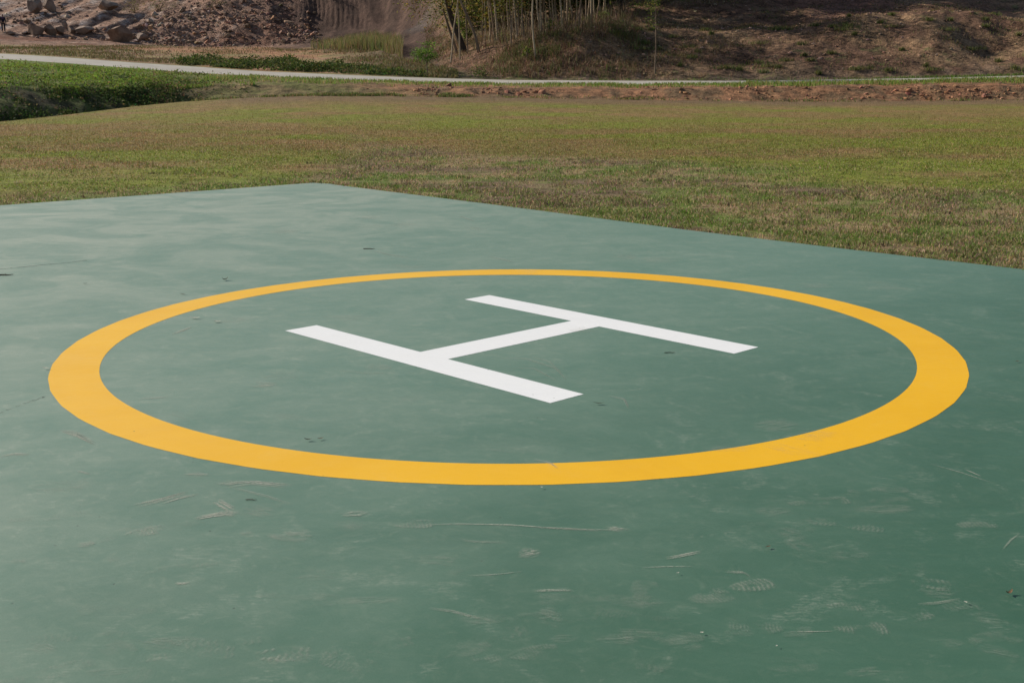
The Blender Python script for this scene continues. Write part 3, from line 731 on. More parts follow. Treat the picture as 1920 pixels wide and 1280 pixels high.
h = (.016 + .018 * RNG.uniform(size=len(x))) * (1.0 * clump + .25) * (1.25 - .45 * zn); w = (.005 + .005 * RNG.uniform(size=len(x))) * (y / 14) ** .8
de = np.minimum(np.abs(edge_dist(x, y, PAD_E0, PAD_E1)), np.where(x < -2.6, np.abs(edge_dist(x, y, PAD_L0, PAD_L1)), 9)); h *= 1 + 1.1 * (1 - sstep(.05, .35, de))
straw = RNG.uniform(size=len(x)); cc = c.copy()
cc = np.where((straw < .20 + .08 * (1 - zn))[:, None], np.array([.46, .35, .20]), cc); cc = np.where((straw > .70)[:, None], np.array([.15, .235, .036]), cc)
cc = np.where(((straw > .56) & (straw < .66))[:, None], np.array([.085, .062, .036]), cc)
go = link('grass', blades('grass', np.stack([x, y, zl], -1), h, w, jitter(cc, .26), M_GRASS, 2.3)); go['kind'] = 'stuff'
go['label'] = 'short patchy green and straw coloured turf round the pad'; go['category'] = 'grass'
# coarse tufts and fallen straw in the worn turf
nt = 2600; tx, ty, tpx = lawn_points(nt, 9, 30, .9); tz = lawn_zone(tx, ty); k = ~in_pad(tx, ty) & ((tz < .6) | (RNG.uniform(size=nt) < .25)); tx, ty, tpx = tx[k], ty[k], tpx[k]
zt_, s_ = z_lawn(tpx, ty); nt = len(tx); ci = RNG.integers(0, nt, nt * 16); tr_ = RNG.uniform(.03, .13, nt)[ci]
P = np.stack([tx[ci] + RNG.normal(size=len(ci)) * tr_, ty[ci] + RNG.normal(size=len(ci)) * tr_, zt_[ci]], -1)
tc_ = np.array([[.13, .20, .035], [.17, .235, .045], [.38, .29, .16], [.10, .075, .045], [.22, .20, .07]])[RNG.choice(5, nt, p=[.34, .22, .2, .12, .12])]
k = ~in_pad(P[:, 0], P[:, 1]); P = P[k]; cc_ = tc_[ci][k]
go = link('grass', blades('turf_tufts', P, RNG.uniform(.03, .075, len(P)), RNG.uniform(.006, .012, len(P)), jitter(cc_, .22), M_GRASS, 1.6)); go['kind'] = 'stuff'
go['label'] = 'coarse tufts standing in the worn turf beside the pad'; go['category'] = 'grass'
x, y, px = lawn_points(450000, 19, 60, .75)
zl, s_ = z_lawn(px, y); k = (s_ < 2.0) & ~in_pad(x, y) & (RNG.uniform(size=len(x)) < sstep(19, 36, y)); x, y, px, zl = x[k], y[k], px[k], zl[k]; c, zn = lawn_color(x, y)
e_ = (sstep(1.72, 1.98, s_[k] + .07 * fbm(x * .5, y * .5, 3, 93)) * sstep(360, 480, px) * .75)[:, None]; c = c * (1 - e_) + LAWN_END * 1.15 * e_
h = .014 + .03 * RNG.uniform(size=len(x)); w = .010 + .008 * RNG.uniform(size=len(x))
straw = RNG.uniform(size=len(x)); cc = np.where((straw < .2)[:, None], np.array([.36, .27, .13]), c)
go = link('grass', blades('far_grass', np.stack([x, y, zl], -1), h, w, jitter(cc, .2), M_GRASS, 1.6)); go['kind'] = 'stuff'
go['label'] = 'mown olive lawn reaching back to the red bank'; go['category'] = 'grass'

# weeds on the ditch bank
n = 125000; px = RNG.uniform(-420, 470, n); s_ = 2.35 + RNG.uniform(size=n) ** .8 * 2.5
P = surf(px, s_); dn = fbm(P[:, 0] * .45, P[:, 1] * .3, 4, 111); n2 = fbm(P[:, 0] * 1.3, P[:, 1] * 1.0, 3, 113)
k = (RNG.uniform(size=n) < np.clip(.58 + 1.7 * dn + .8 * n2 - .9 * sstep(300, 470, px), .03, 1)); P, dn, n2, s_, px = P[k], dn[k], n2[k], s_[k], px[k]
cl_ = fbm(P[:, 0] * .9, P[:, 1] * .55, 4, 117); P[:, 2] += RNG.uniform(.0, .26, len(P)) * np.clip(.25 + 1.9 * cl_, .03, 1.2)
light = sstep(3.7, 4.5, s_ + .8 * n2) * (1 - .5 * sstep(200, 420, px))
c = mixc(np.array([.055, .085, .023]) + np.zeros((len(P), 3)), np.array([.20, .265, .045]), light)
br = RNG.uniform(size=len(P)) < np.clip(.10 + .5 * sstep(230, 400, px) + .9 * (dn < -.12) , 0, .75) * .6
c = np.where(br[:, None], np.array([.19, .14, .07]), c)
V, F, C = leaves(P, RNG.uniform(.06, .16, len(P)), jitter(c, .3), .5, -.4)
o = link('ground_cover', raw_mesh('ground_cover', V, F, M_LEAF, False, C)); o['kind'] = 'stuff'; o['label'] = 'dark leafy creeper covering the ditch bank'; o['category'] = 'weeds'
n = 46000; px = np.concatenate([RNG.uniform(-420, 480, n), RNG.uniform(380, 2420, 33000)]); s_ = np.concatenate([3.9 + RNG.uniform(size=n) * 1.08, 5 - RNG.uniform(size=33000) ** 1.6 * .75])
P = surf(px, s_); dn = fbm(P[:, 0] * .6, P[:, 1] * .4, 4, 121)
wt = np.where(px < 470, np.clip(.22 + 1.7 * fbm(P[:, 0] * .45, P[:, 1] * .25, 4, 123), .05, 1), np.clip(.35 + 1.3 * dn + .25 * sstep(1100, 1700, px) + .6 * sstep(4.75, 4.95, s_), .02, 1)); k = RNG.uniform(size=len(px)) < wt
P, px, dn, s_ = P[k], px[k], dn[k], s_[k]
h = RNG.uniform(.06, .22, len(P)) * (1 + .5 * dn) * np.where(px > 1400, 1.1, .85); w = RNG.uniform(.02, .04, len(P))
c = mixc(np.array([.155, .235, .04]) + np.zeros((len(P), 3)), np.array([.30, .23, .10]), (RNG.uniform(size=len(P)) < .32 - .15 * (px < 400)).astype(float))
o = link('verge_grass', blades('verge_grass', P, h, w, jitter(c, .25), M_GRASS, .8)); o['kind'] = 'stuff'; o['label'] = 'bright green grass along the near side of the road'; o['category'] = 'grass'
# far road side fringe on the right
n = 9500; px = RNG.uniform(850, 2420, n); s_ = 6.02 + RNG.uniform(size=n) * .5
P = surf(px, s_); k = RNG.uniform(size=n) < np.clip(.1 + .6 * sstep(1450, 1900, px), 0, 1); P = P[k]
o = link('verge_grass', blades('far_verge_grass', P, RNG.uniform(.05, .2, len(P)), RNG.uniform(.02, .04, len(P)), jitter(np.array([.10, .165, .03]) + np.zeros((len(P), 3)), .25), M_GRASS, .8)); o['kind'] = 'stuff'
o['label'] = 'green fringe along the far side of the road at right'; o['category'] = 'grass'

# ------------------------------------------------------------------ stones
def ico(sub):
    bm = bmesh.new(); bmesh.ops.create_icosphere(bm, subdivisions=sub, radius=1)
    v = np.array([q.co[:] for q in bm.verts]); f = np.array([[q.index for q in fc.verts] for fc in bm.faces]); bm.free(); return v, f
ICV, ICF = ico(1)
def rocks(name, P, size, cols, mat, flat=.7):
    N = len(P); V = ICV[None] * (1 + RNG.normal(size=(N, len(ICV), 1)) * .22)
    sc = size[:, None] * RNG.uniform(.55, 1.25, (N, 3)); sc[:, 2] *= flat
    V = V * sc[:, None, :]; a = RNG.uniform(0, 6.28, N); ca, sa = np.cos(a)[:, None], np.sin(a)[:, None]
    X = V[..., 0] * ca - V[..., 1] * sa; Y = V[..., 0] * sa + V[..., 1] * ca; b = RNG.normal(size=(N, 1)) * .4
    Z = V[..., 2] * np.cos(b) + X * np.sin(b); X = X * np.cos(b) - V[..., 2] * np.sin(b)
    V = np.stack([X, Y, Z], -1) + P[:, None, :]
    F = (ICF[None] + (np.arange(N) * len(ICV))[:, None, None]).reshape(-1, 3)
    return raw_mesh(name, V.reshape(-1, 3), F, mat, False, np.repeat(cols, len(ICV), 0))
M_CLOD = tint_ground('clod', (4, 18), .3, .6, .05)
# red clods on the bank
n = 6700; px = RNG.uniform(560, 2420, n); s_ = 2.55 + RNG.beta(2.2, 1.6, n) * 1.65
P = surf(px, s_); dn = fbm(P[:, 0] * .5, P[:, 1] * .5, 3, 131); k = RNG.uniform(size=n) < np.clip(-.12 + .36 * sstep(650, 1500, px) + 1.1 * dn, .03, .9); P = P[k]
o = link('earth_clod', rocks('earth_clod', P, np.clip(.034 * np.exp(RNG.normal(size=len(P)) * .7), .012, .2), jitter(np.array([.26, .135, .078]) + np.zeros((len(P), 3)), .25, .07), M_CLOD, .8)); o['kind'] = 'stuff'
o['label'] = 'red earth clods along the face of the bank'; o['category'] = 'clods'
# rubble
n = 7000; px = RNG.uniform(-420, 600, n); s_ = 7.75 + RNG.beta(1.3, 2.2, n) * 1.9
P = surf(px, s_); dn = fbm(P[:, 0] * .12, P[:, 1] * .12, 3, 141); k = RNG.uniform(size=n) < np.clip(.2 + 1.0 * dn + .5 * sstep(230, 340, px), .04, 1); P, px = P[k], px[k]
sz = .06 + .14 * RNG.uniform(size=len(P)) ** 2 + .32 * RNG.uniform(size=len(P)) ** 9
base = np.array([[.28, .18, .13], [.23, .14, .095], [.43, .33, .26], [.33, .185, .11]])[RNG.choice(4, len(P), p=[.45, .33, .08, .14])]
o = link('rubble', rocks('rubble', P, sz, jitter(base, .2, .06), M_CLOD, .75)); o['kind'] = 'stuff'; o['label'] = 'loose broken stone spilling down the spoil slope'; o['category'] = 'rubble'
n = 1250; px = RNG.uniform(1000, 2420, n); s_ = 7.1 + RNG.uniform(size=n) * 2.7; P = surf(px, s_)
o = link('hill_stone', rocks('hill_stone', P, RNG.uniform(.05, .16, n), jitter(np.array([.26, .17, .12]) + np.zeros((n, 3)), .3, .06), M_CLOD, .6)); o['kind'] = 'stuff'; o['label'] = 'scattered pale stones on the bare hillside'; o['category'] = 'stones'

def boulder(px, v, wpx, hpx, label, mat, seed, smin=7.2, sink=.2):
    rnd = np.random.default_rng(seed); v0, f0 = ico(4)
    p = at(px, v, smin); dist = p.y
    rx = wpx / FPX * dist / 2; rz = hpx / FPX * dist / 2
    pl = rnd.normal(size=(13, 3)); pl /= np.linalg.norm(pl, axis=1)[:, None]; dd = rnd.uniform(.45, .78, 13)
    q = v0.copy()
    for nrm, d_ in zip(pl, dd):
        k_ = q @ nrm - d_; k_ = np.clip(k_, 0, None); q -= k_[:, None] * nrm
    q *= (1 + .05 * fbm(q[:, 0] * 3 + seed, q[:, 1] * 3 + q[:, 2] * 2, 4, seed))[:, None]
    q = q / np.abs(q).max(0); q *= np.array([rx, rx * .85, rz])
    o = link('boulder', raw_mesh('boulder', q, f0, mat, False), None, (p.x, p.y + rx * .3, p.z + rz * (1 - sink)))
    o.rotation_euler = (0, 0, rnd.uniform(-.3, .3)); tag(o, label, 'boulder', 'boulders at the foot of the spoil slope'); return o
boulder(69, 65, 33, 24, 'brown wedge shaped boulder, first to the right of the standing person', M_ROCK, 1)
boulder(95, 64, 22, 26, 'narrow brown boulder touching the right side of the wedge shaped boulder', M_ROCK, 2)
boulder(113, 64, 24, 22, 'squat brown boulder with a pale left face, third from the person', M_ROCK, 3)
boulder(226, 77, 48, 34, 'largest rounded brown boulder, alone at the foot of the spoil slope', M_ROCK, 4)
boulder(160, 64, 36, 18, 'low greyish boulder half buried left of the largest boulder', M_ROCK_GREY, 5)
boulder(268, 74, 28, 16, 'flat grey boulder leaning right of the largest boulder', M_ROCK_GREY, 6)
boulder(122, 54, 12, 16, 'small pale upright stone above the squat brown boulder', M_ROCK_GREY, 7)
boulder(135, 62, 18, 16, 'small brown stone between the squat boulder and the half buried one', M_ROCK, 11)
boulder(205, 18, 42, 24, 'pale grey boulder high on the spoil slope above the largest boulder', M_ROCK_GREY, 8, 8)
boulder(66, 24, 26, 34, 'tall grey slab standing high on the slope above the wedge shaped boulder', M_ROCK_GREY, 9, 8)
boulder(96, 20, 24, 28, 'grey slab right of the tall slab high on the slope', M_ROCK_GREY, 10, 8)
boulder(22, 64, 20, 8, 'low orange brown stone at the feet of the standing person', M_ROCK, 12)

# ------------------------------------------------------------------ dry grass and brush on the hill and field
n = 200000; px = RNG.uniform(800, 2420, n); s_ = 7.0 + RNG.uniform(size=n) ** .8 * 2.9
P = surf(px, s_); dn = fbm(P[:, 0] * .4, P[:, 1] * .4, 4, 151); n3 = fbm(P[:, 0] * .1, P[:, 1] * .12, 3, 153)
bare = sstep(1200, 1450, px) * .35
k = RNG.uniform(size=n) < np.clip(.55 + .9 * dn - bare + .3 * n3, .05, 1); P, px, dn, n3 = P[k], px[k], dn[k], n3[k]
tall = np.where(px < 1200, 1.35, .7) * np.where(px < 860, .8, 1)
h = RNG.uniform(.06, .34, len(P)) * tall * (1 + .6 * dn); w = RNG.uniform(.015, .04, len(P))
pick = RNG.uniform(size=len(P)); c = np.where((pick < .62)[:, None], np.array([.17, .105, .058]), np.where((pick < .80)[:, None], np.array([.26, .185, .10]), np.array([.14, .14, .045])))
c = np.where(((dn > .35) & (pick > .4))[:, None], np.array([.095, .115, .03]), c)
o = link('brush', blades('brush', P, h, w, jitter(c, .28), M_DRY, 1.3)); o['kind'] = 'stuff'; o['label'] = 'dry brown grass and brush covering the hillside'; o['category'] = 'brush'
n = 72000; px = RNG.uniform(-420, 860, n); s_ = 6.05 + RNG.uniform(size=n) * .98
P = surf(px, s_); dn = fbm(P[:, 0] * .2, P[:, 1] * .15, 4, 161); k = RNG.uniform(size=n) < np.clip(.4 + 1.3 * dn + .3 * sstep(600, 750, px), .04, 1); P, px = P[k], px[k]
c = mixc(np.array([.20, .15, .075]) + np.zeros((len(P), 3)), np.array([.12, .13, .04]), (RNG.uniform(size=len(P)) < .35).astype(float))
o = link('field_grass', blades('field_grass', P, RNG.uniform(.05, .2, len(P)) * np.where(px > 640, 1.6, 1), RNG.uniform(.03, .06, len(P)), jitter(c, .25), M_DRY, 1.0)); o['kind'] = 'stuff'; o['label'] = 'thin dry grass on the rough field beyond the road'; o['category'] = 'grass'
nt = 70; tp = np.stack([RNG.uniform(1130, 1960, nt), 7.05 + RNG.uniform(size=nt) * 1.1], -1); ci = RNG.integers(0, nt, 6500)
P = surf(tp[ci, 0], tp[ci, 1]); sc_ = RNG.uniform(.08, .4, nt)[ci]; P[:, 0] += RNG.normal(size=len(P)) * sc_; P[:, 1] += RNG.normal(size=len(P)) * sc_ * .6
o = link('grass_tuft', blades('grass_tuft', P, RNG.uniform(.12, .34, len(P)), RNG.uniform(.02, .04, len(P)), jitter(mixc(np.array([.10, .125, .035]) + np.zeros((len(P), 3)), np.array([.21, .19, .07]), RNG.uniform(size=len(P)) ** 2), .25), M_GRASS, .9)); o['kind'] = 'stuff'
o['label'] = 'scattered green tufts on the brown slope'; o['category'] = 'grass'
# tall pale grass before the cliff
n = 6500; px = RNG.uniform(585, 757, n); s_ = 7.0 + RNG.uniform(size=n) * .55
P = surf(px, s_); dens = sstep(590, 670, px) * (1 - .7 * sstep(740, 757, px)) + .12; k = RNG.uniform(size=n) < dens; P, px = P[k], px[k]
h = RNG.uniform(.5, 1.5, len(P)) * (.45 + .55 * sstep(600, 700, px)); c = mixc(np.array([.16, .165, .055]) + np.zeros((len(P), 3)), np.array([.27, .19, .10]), (RNG.uniform(size=len(P)) < .3).astype(float))
o = link('tall_grass', blades('tall_grass', P, h, RNG.uniform(.03, .06, len(P)), jitter(c, .2), M_GRASS, .35)); o['kind'] = 'stuff'; o['label'] = 'stand of tall yellow green grass in front of the cut cliff'; o['category'] = 'grass'
# leafy weeds behind the road
n = 26000; px = RNG.uniform(320, 800, n); P = np.zeros((n, 3))
s_ = 6.03 + RNG.uniform(size=n) ** 1.3 * .32; P = surf(px, s_); dn = fbm(P[:, 0] * .5, P[:, 1] * .4, 4, 171)
k = RNG.uniform(size=n) < np.clip(.38 + 1.7 * dn + .30 * (1 - sstep(560, 700, px)) - .6 * (1 - sstep(330, 400, px)) - .45 * sstep(690, 780, px), .02, 1); P, px, dn, s_ = P[k], px[k], dn[k], s_[k]
P[:, 2] += RNG.uniform(0, .6, len(P)) * np.clip(.15 + 2.0 * dn, .03, 1.1) * (1 - .5 * sstep(600, 760, px))
c = mixc(np.array([.045, .075, .020]) + np.zeros((len(P), 3)), np.array([.12, .135, .035]), sstep(-.3, .5, RNG.normal(size=len(P)) * .4))
V, F, C = leaves(P, RNG.uniform(.09, .24, len(P)), jitter(c, .25), .5, -.3)
o = link('roadside_weeds', raw_mesh('roadside_weeds', V, F, M_LEAF, False, C)); o['kind'] = 'stuff'; o['label'] = 'dark green leafy weeds along the far side of the road'; o['category'] = 'weeds'

# ------------------------------------------------------------------ trees
ROOT_DEPTH = .25
def tree(px0, v0, px1, v1, r, height, label, mat, crown, name='tree', smin=6.9, bendy=.0, group='slim trees of the grove on the hill'):
    """base at picture (px0,v0); the stem passes (px1,v1); r = base radius, height in metres"""
    b = at(px0, v0, smin)
    zt = z_at(v1, b.y); xt = x_at(px1, b.y, zt)
    dz = max(zt - b.z, .5); slope = (xt - b.x) / dz; sy = random.uniform(-.06, .06)
    root = empty(name, b); n = 14; path = []; rad = []
    w1, w2 = random.uniform(-1, 1), random.uniform(-1, 1)
    for k in range(n + 1):
        s = k / n; z = -ROOT_DEPTH + s * (height + ROOT_DEPTH); zz = max(z, 0)
        lim = min(zz, dz) * slope + max(zz - dz, 0) * slope * .55
        path.append((lim + bendy * w1 * math.sin(zz * .9 + w2) * .12 * min(1, zz), sy * zz + bendy * .05 * math.sin(zz * 1.3), z))
        rad.append(r * (1 - .72 * s) * (1.25 if k == 0 else 1))
    V, F = tube(path, rad, 8)
    # limbs up in the crown
    for k in range(crown.get('limbs', 5)):
        s = random.uniform(crown.get('lo', .45), .92); i = int(s * n); p = Vector(path[i]); a = random.uniform(0, 6.28); l = height * random.uniform(.10, .2)
        q = p + Vector((math.cos(a) * l * .6, math.sin(a) * l * .6, l * .8)); m = p.lerp(q, .5) + Vector((0, 0, -.1 * l))
        V2, F2 = tube([p, m, q], [rad[i] * .5, rad[i] * .35, rad[i] * .15], 5); o = len(V); V += V2; F += [tuple(j + o for j in f) for f in F2]
    link('trunk', raw_mesh('trunk', V, F, mat, True), root)
    if crown.get('n'):
        n_l = crown['n']; nc = crown.get('clumps', 12); lo = crown.get('lo', .45); rr = crown.get('r', 1.0)
        cs = RNG.uniform(lo, 1.02, nc); cen = np.array([path[min(n, int(s * n))] for s in cs]) + RNG.normal(size=(nc, 3)) * rr * .55 * np.array([1, 1, crown.get('flat', 1)])
        if 'off' in crown: cen += np.array(crown['off'])
        ci = RNG.integers(0, nc, n_l); P = cen[ci] + RNG.normal(size=(n_l, 3)) * rr * crown.get('spread', .36) * np.array([1, 1, .8 * crown.get('flat', 1)])
        pal = np.array(crown['pal']); c = pal[RNG.choice(len(pal), n_l)] * (0.8 + .4 * RNG.uniform(size=nc))[ci][:, None]
        ls = RNG.uniform(*crown.get('size', (.12, .24)), n_l)
        Vv, Ff, Cc = leaves(P, ls, jitter(c, .18), crown.get('asp', .35), crown.get('droop', .8))
        link('crown', raw_mesh('crown', Vv, Ff, M_LEAF, False, Cc), root)
    tag(root, label, 'tree', group)
    return root
PAL = [(.10, .115, .028), (.135, .135, .030), (.075, .09, .024), (.19, .15, .03), (.17, .10, .03)]
PALG = [(.085, .12, .028), (.12, .15, .03), (.06, .085, .02)]
def slim(lo=.42): return dict(n=900, clumps=12, r=1.1, lo=lo, pal=PAL, limbs=4, size=(.14, .28))
grove = [
 (847.5, 119, 859, 32, .075, 8.5, 'white stemmed slim tree leaning right, leftmost of the grove', M_BARK_PALE, slim(.6)),
 (864.5, 112, 861, 30, .07, 8, 'straight thin tree right beside the leftmost white stem', M_BARK_PALE, slim(.6)),
 (879, 102, 876.5, 20, .07, 8, 'thin upright tree between the dark twin trunk and the leaning grey trunk', M_BARK_BROWN, slim(.55)),
 (900, 98, 868, 2, .13, 9.5, 'thick grey trunk leaning left across the grove edge', M_BARK_BROWN, slim(.45)),
 (907.5, 74, 907, 5, .07, 6.5, 'slim stem wrapped in yellow dying leaves right of the leaning trunk', M_BARK_BROWN, dict(n=420, clumps=12, r=.35, lo=.12, pal=[(.30, .19, .03), (.24, .17, .04), (.16, .15, .03)], limbs=2)),
 (920.5, 80, 917.5, 3, .075, 9, 'straight thin tree right of the yellow leaved stem', M_BARK_PALE, slim()),
 (930, 77, 920, 2, .09, 9, 'curved grey stem leaning left, behind the pale leaning pole', M_BARK_BROWN, slim()),
 (935, 78, 925, 1, .09, 9, 'pale pole leaning left above the small yellow leaf', M_BARK_PALE, slim()),
 (941, 58, 938, 3, .08, 9, 'short dark stem at the back right of the pale leaning pole', M_BARK_BROWN, slim()),
 (948, 52, 951, 3, .08, 9, 'dim brown stem leaning right deep inside the grove', M_BARK_BROWN, slim()),
 (961, 89, 958, 20, .06, 7, 'low rooted thin stem with a knob standing before the dense stems', M_BARK_BROWN, slim(.5)),
 (964, 62, 961, 2, .08, 9, 'grey stem behind the low rooted knobbed stem', M_BARK_PALE, slim()),
 (971, 73, 966, 2, .10, 10, 'pale stout pole near the middle of the grove', M_BARK_PALE, slim()),
 (975.5, 72, 972, 12, .07, 8, 'thinner stem touching the right of the stout pale pole', M_BARK_BROWN, slim()),
 (982.5, 72, 981, 3, .075, 9, 'reddish straight stem two right of the stout pale pole', M_BARK_BROWN, slim()),
 (996, 56, 993, 3, .08, 9, 'grey stem at the back between the reddish stem and the long front pole', M_BARK_BROWN, slim()),
 (1005, 108, 1001.5, 2, .075, 9.5, 'long front pole rooted lowest on the hill face', M_BARK_PALE, slim(.55)),
 (1014, 56, 1009, 1, .085, 9.5, 'pale stem leaning left just right of the long front pole', M_BARK_PALE, slim()),
 (1016.5, 62, 1016, 1, .085, 9.5, 'whitest upright pole of the grove', M_BARK_PALE, slim()),
 (1025, 50, 1021, 2, .07, 8.5, 'dim thin stem right of the whitest pole', M_BARK_BROWN, slim()),
 (1031, 44, 1032, 3, .06, 7, 'very thin stem deep in the grove right of the dim thin stem', M_BARK_BROWN, slim()),
 (1040.5, 47, 1039, 2, .085, 9.5, 'upright stem at the right half of the grove, left of the twin poles', M_BARK_PALE, slim()),
 (1047, 42, 1044, 2, .07, 8.5, 'dark stem close behind the twin poles', M_BARK_BROWN, slim()),
 (1055, 51, 1052, 1, .085, 9.5, 'left one of the twin poles at the right half of the grove', M_BARK_PALE, slim()),
 (1065, 46, 1065, 1, .11, 10, 'right one of the twin poles, the stouter', M_BARK_PALE, slim()),
 (1069, 44, 1063, 1, .07, 9, 'stem crossing behind the stouter twin pole', M_BARK_BROWN, slim()),
 (1078, 41, 1072, 1, .085, 9.5, 'pale stem leaning left, first right of the twin poles', M_BARK_PALE, slim()),
 (1089, 52, 1089, 1, .075, 9, 'upright brown stem second right of the twin poles', M_BARK_BROWN, slim()),
 (1100, 40, 1101, 2, .07, 9, 'faint brown stem third right of the twin poles', M_BARK_BROWN, slim()),
 (1108.5, 38, 1110, 2, .085, 9.5, 'straight pale stem fourth right of the twin poles', M_BARK_PALE, slim()),
 (1121, 36, 1124, 2, .08, 9, 'stem leaning right near the right end of the grove', M_BARK_BROWN, slim()),
 (1135, 32, 1135, 2, .12, 10, 'stout pale trunk near the right end of the grove', M_BARK_PALE, slim()),
 (1168, 28, 1167, 2, .14, 10, 'stout dark trunk closing the grove at its right end', M_BARK_DARK, slim()),
 (1176, 25, 1174, 2, .08, 9, 'thin stem right beside the stout dark end trunk', M_BARK_BROWN, slim()),
]
for gi, gq in enumerate(grove):
    if gi >= len(grove) - 5: gq = gq[:8] + (dict(n=2800, clumps=20, r=1.9, lo=.36, pal=PAL, limbs=6, size=(.24, .44)),)
    tree(*gq[:4], gq[4] * .84, *gq[5:], bendy=1.0)
ORD = ['first', 'second', 'third', 'fourth', 'fifth', 'sixth', 'seventh', 'eighth', 'ninth', 'tenth', 'eleventh', 'twelfth', 'thirteenth', 'fourteenth', 'fifteenth', 'sixteenth', 'seventeenth', 'eighteenth', 'nineteenth', 'twentieth', 'twenty-first', 'twenty-second']
for k, px in enumerate([913, 926, 945, 953, 957, 968, 979, 987, 990, 999, 1012, 1021, 1028, 1037, 1044, 1060, 1084, 1095, 1104, 1116, 1129, 1148]):
    vb = float(np.interp(px, [910, 960, 1010, 1060, 1110, 1150], [66, 60, 48, 40, 33, 28])) + random.uniform(-4, 5)
    tree(px, vb, px + random.uniform(-5, 3), 0, random.uniform(.035, .055), random.uniform(7, 9), 'thin weathered stem in the back row of the grove, %s from the left' % ORD[k], random.choice([M_BARK_PALE, M_BARK_BROWN, M_BARK_PALE]),
         dict(n=500, clumps=9, r=.9, lo=.45, pal=PAL, limbs=3, size=(.14, .26)), bendy=1.2, group='thin back row stems of the grove')
# tree with the dark twin trunk at the grove's left end: low hanging yellowing crown
o = tree(872, 97, 846, 30, .26, 8.5, 'broad tree with a dark twin trunk and low yellowing foliage left of the grove', M_BARK_DARK,
     dict(n=6500, clumps=46, r=1.9, lo=.38, pal=PAL + [(.22, .20, .04), (.26, .17, .04)], limbs=9, size=(.10, .24), spread=.30, off=(-.4, 0, .1)), bendy=.4, group=None)
V, F = tube([(-.55, -.1, -.2), (-.75, -.05, .5), (-1.1, 0, 1.6), (-1.55, 0, 3.0)], [.12, .11, .10, .06], 8)
link('trunk', raw_mesh('trunk', V, F, M_BARK_BROWN, True), o)['label'] = 'pale second trunk leaning left'
# lone thin tree on the right
o = tree(1229, 141, 1231, 0, .05, 7.4, 'lone slender tree on the open slope right of the grove', M_BARK_BROWN,
     dict(n=2600, clumps=34, r=.95, lo=.57, pal=PALG + [(.17, .16, .035)], limbs=11, size=(.10, .2), spread=.28), bendy=1.6, group=None)
# sapling beside the road
o = tree(805.5, 141, 800, 110, .05, 1.75, 'bright green sapling with a bushy crown beside the road', M_BARK_BROWN,
     dict(n=1100, clumps=15, r=.66, lo=.70, flat=.55, pal=[(.13, .21, .035), (.17, .26, .045), (.08, .14, .028)], limbs=7, size=(.08, .19), spread=.30, asp=.4), name='sapling', smin=6.05, group=None)

def shrub(px, v, r, hgt, n_l, pal, label, name='shrub', smin=6.9, size=(.1, .2), group=None, asp=.4, airy=.33):
    b = at(px, v, smin); root = empty(name, b)
    V, F = [], []
    for k in range(6):
        a = k * 1.05 + random.random(); V2, F2 = tube([(0, 0, -.15), (math.cos(a) * r * .2, math.sin(a) * r * .2, hgt * .35), (math.cos(a) * r * .5, math.sin(a) * r * .5, hgt * .75)], [.035, .025, .01], 5)
        o = len(V); V += V2; F += [tuple(j + o for j in f) for f in F2]
    link('stem', raw_mesh('stem', V, F, M_BARK_BROWN, True), root)
    nc = max(5, n_l // 60); cen = np.stack([RNG.normal(size=nc) * r * .45, RNG.normal(size=nc) * r * .45, hgt * RNG.uniform(.2, 1, nc)], -1)
    ci = RNG.integers(0, nc, n_l); P = cen[ci] + RNG.normal(size=(n_l, 3)) * r * airy; P[:, 2] = np.abs(P[:, 2])
    c = np.array(pal)[RNG.choice(len(pal), n_l)]
    Vv, Ff, Cc = leaves(P, RNG.uniform(*size, n_l), jitter(c, .2), asp, .2)
    link('foliage', raw_mesh('foliage', Vv, Ff, M_LEAF, False, Cc), root)
    tag(root, label, 'shrub', group); return root
YG = [(.12, .17, .03), (.18, .20, .035), (.07, .11, .02)]
shrub(873, 80, .45, 1.6, 320, YG, 'yellow green leafy shrub behind the thin stems at the left end of the grove', size=(.12, .26), asp=.6)
shrub(1034, 60, .4, .7, 200, YG, 'small bright shrub at the brow right of the whitest pole')
shrub(990, 112, .22, .8, 130, YG, 'little green shrub on the hill face left of the long front pole')
shrub(945, 78, .5, .6, 200, [(.10, .12, .03), (.14, .14, .04)], 'low olive shrub at the brow under the middle of the grove')
shrub(1128, 42, .5, .6, 220, [(.11, .13, .03), (.15, .15, .04)], 'low olive shrub below the stout pale trunk at the grove right end')
shrub(908, 146, .7, .35, 260, [(.10, .13, .03), (.14, .13, .05)], 'low green tuft at the hill foot beside the road')
# dark evergreen scrub behind the grove
DKY = [(.17, .16, .035), (.21, .175, .035), (.12, .13, .03)]
DK = [(.028, .045, .014), (.045, .06, .018), (.06, .065, .02)]
for k, (px, v, r, hg) in enumerate([(855, 58, 2.0, 4.2), (885, 60, 1.9, 4.0), (915, 60, 2.0, 4.2), (945, 56, 2.0, 4.2), (975, 50, 2.0, 4.0), (1005, 44, 2.0, 4.2), (1035, 36, 2.0, 3.8), (1065, 30, 2.0, 3.6), (1095, 26, 1.9, 3.4), (1125, 22, 1.8, 3.0)]):
    names = ['first', 'second', 'third', 'fourth', 'fifth', 'sixth', 'seventh', 'eighth', 'ninth', 'tenth']
    shrub(px, v, r, hg, 1500, (DK[1:] + DKY if k < 5 else DK + DKY[2:]), 'dark evergreen bush behind the grove stems, %s from the left' % names[k], name='bush', smin=9.02, size=(.16, .34), group='dark bushes behind the grove', asp=.5, airy=.25)
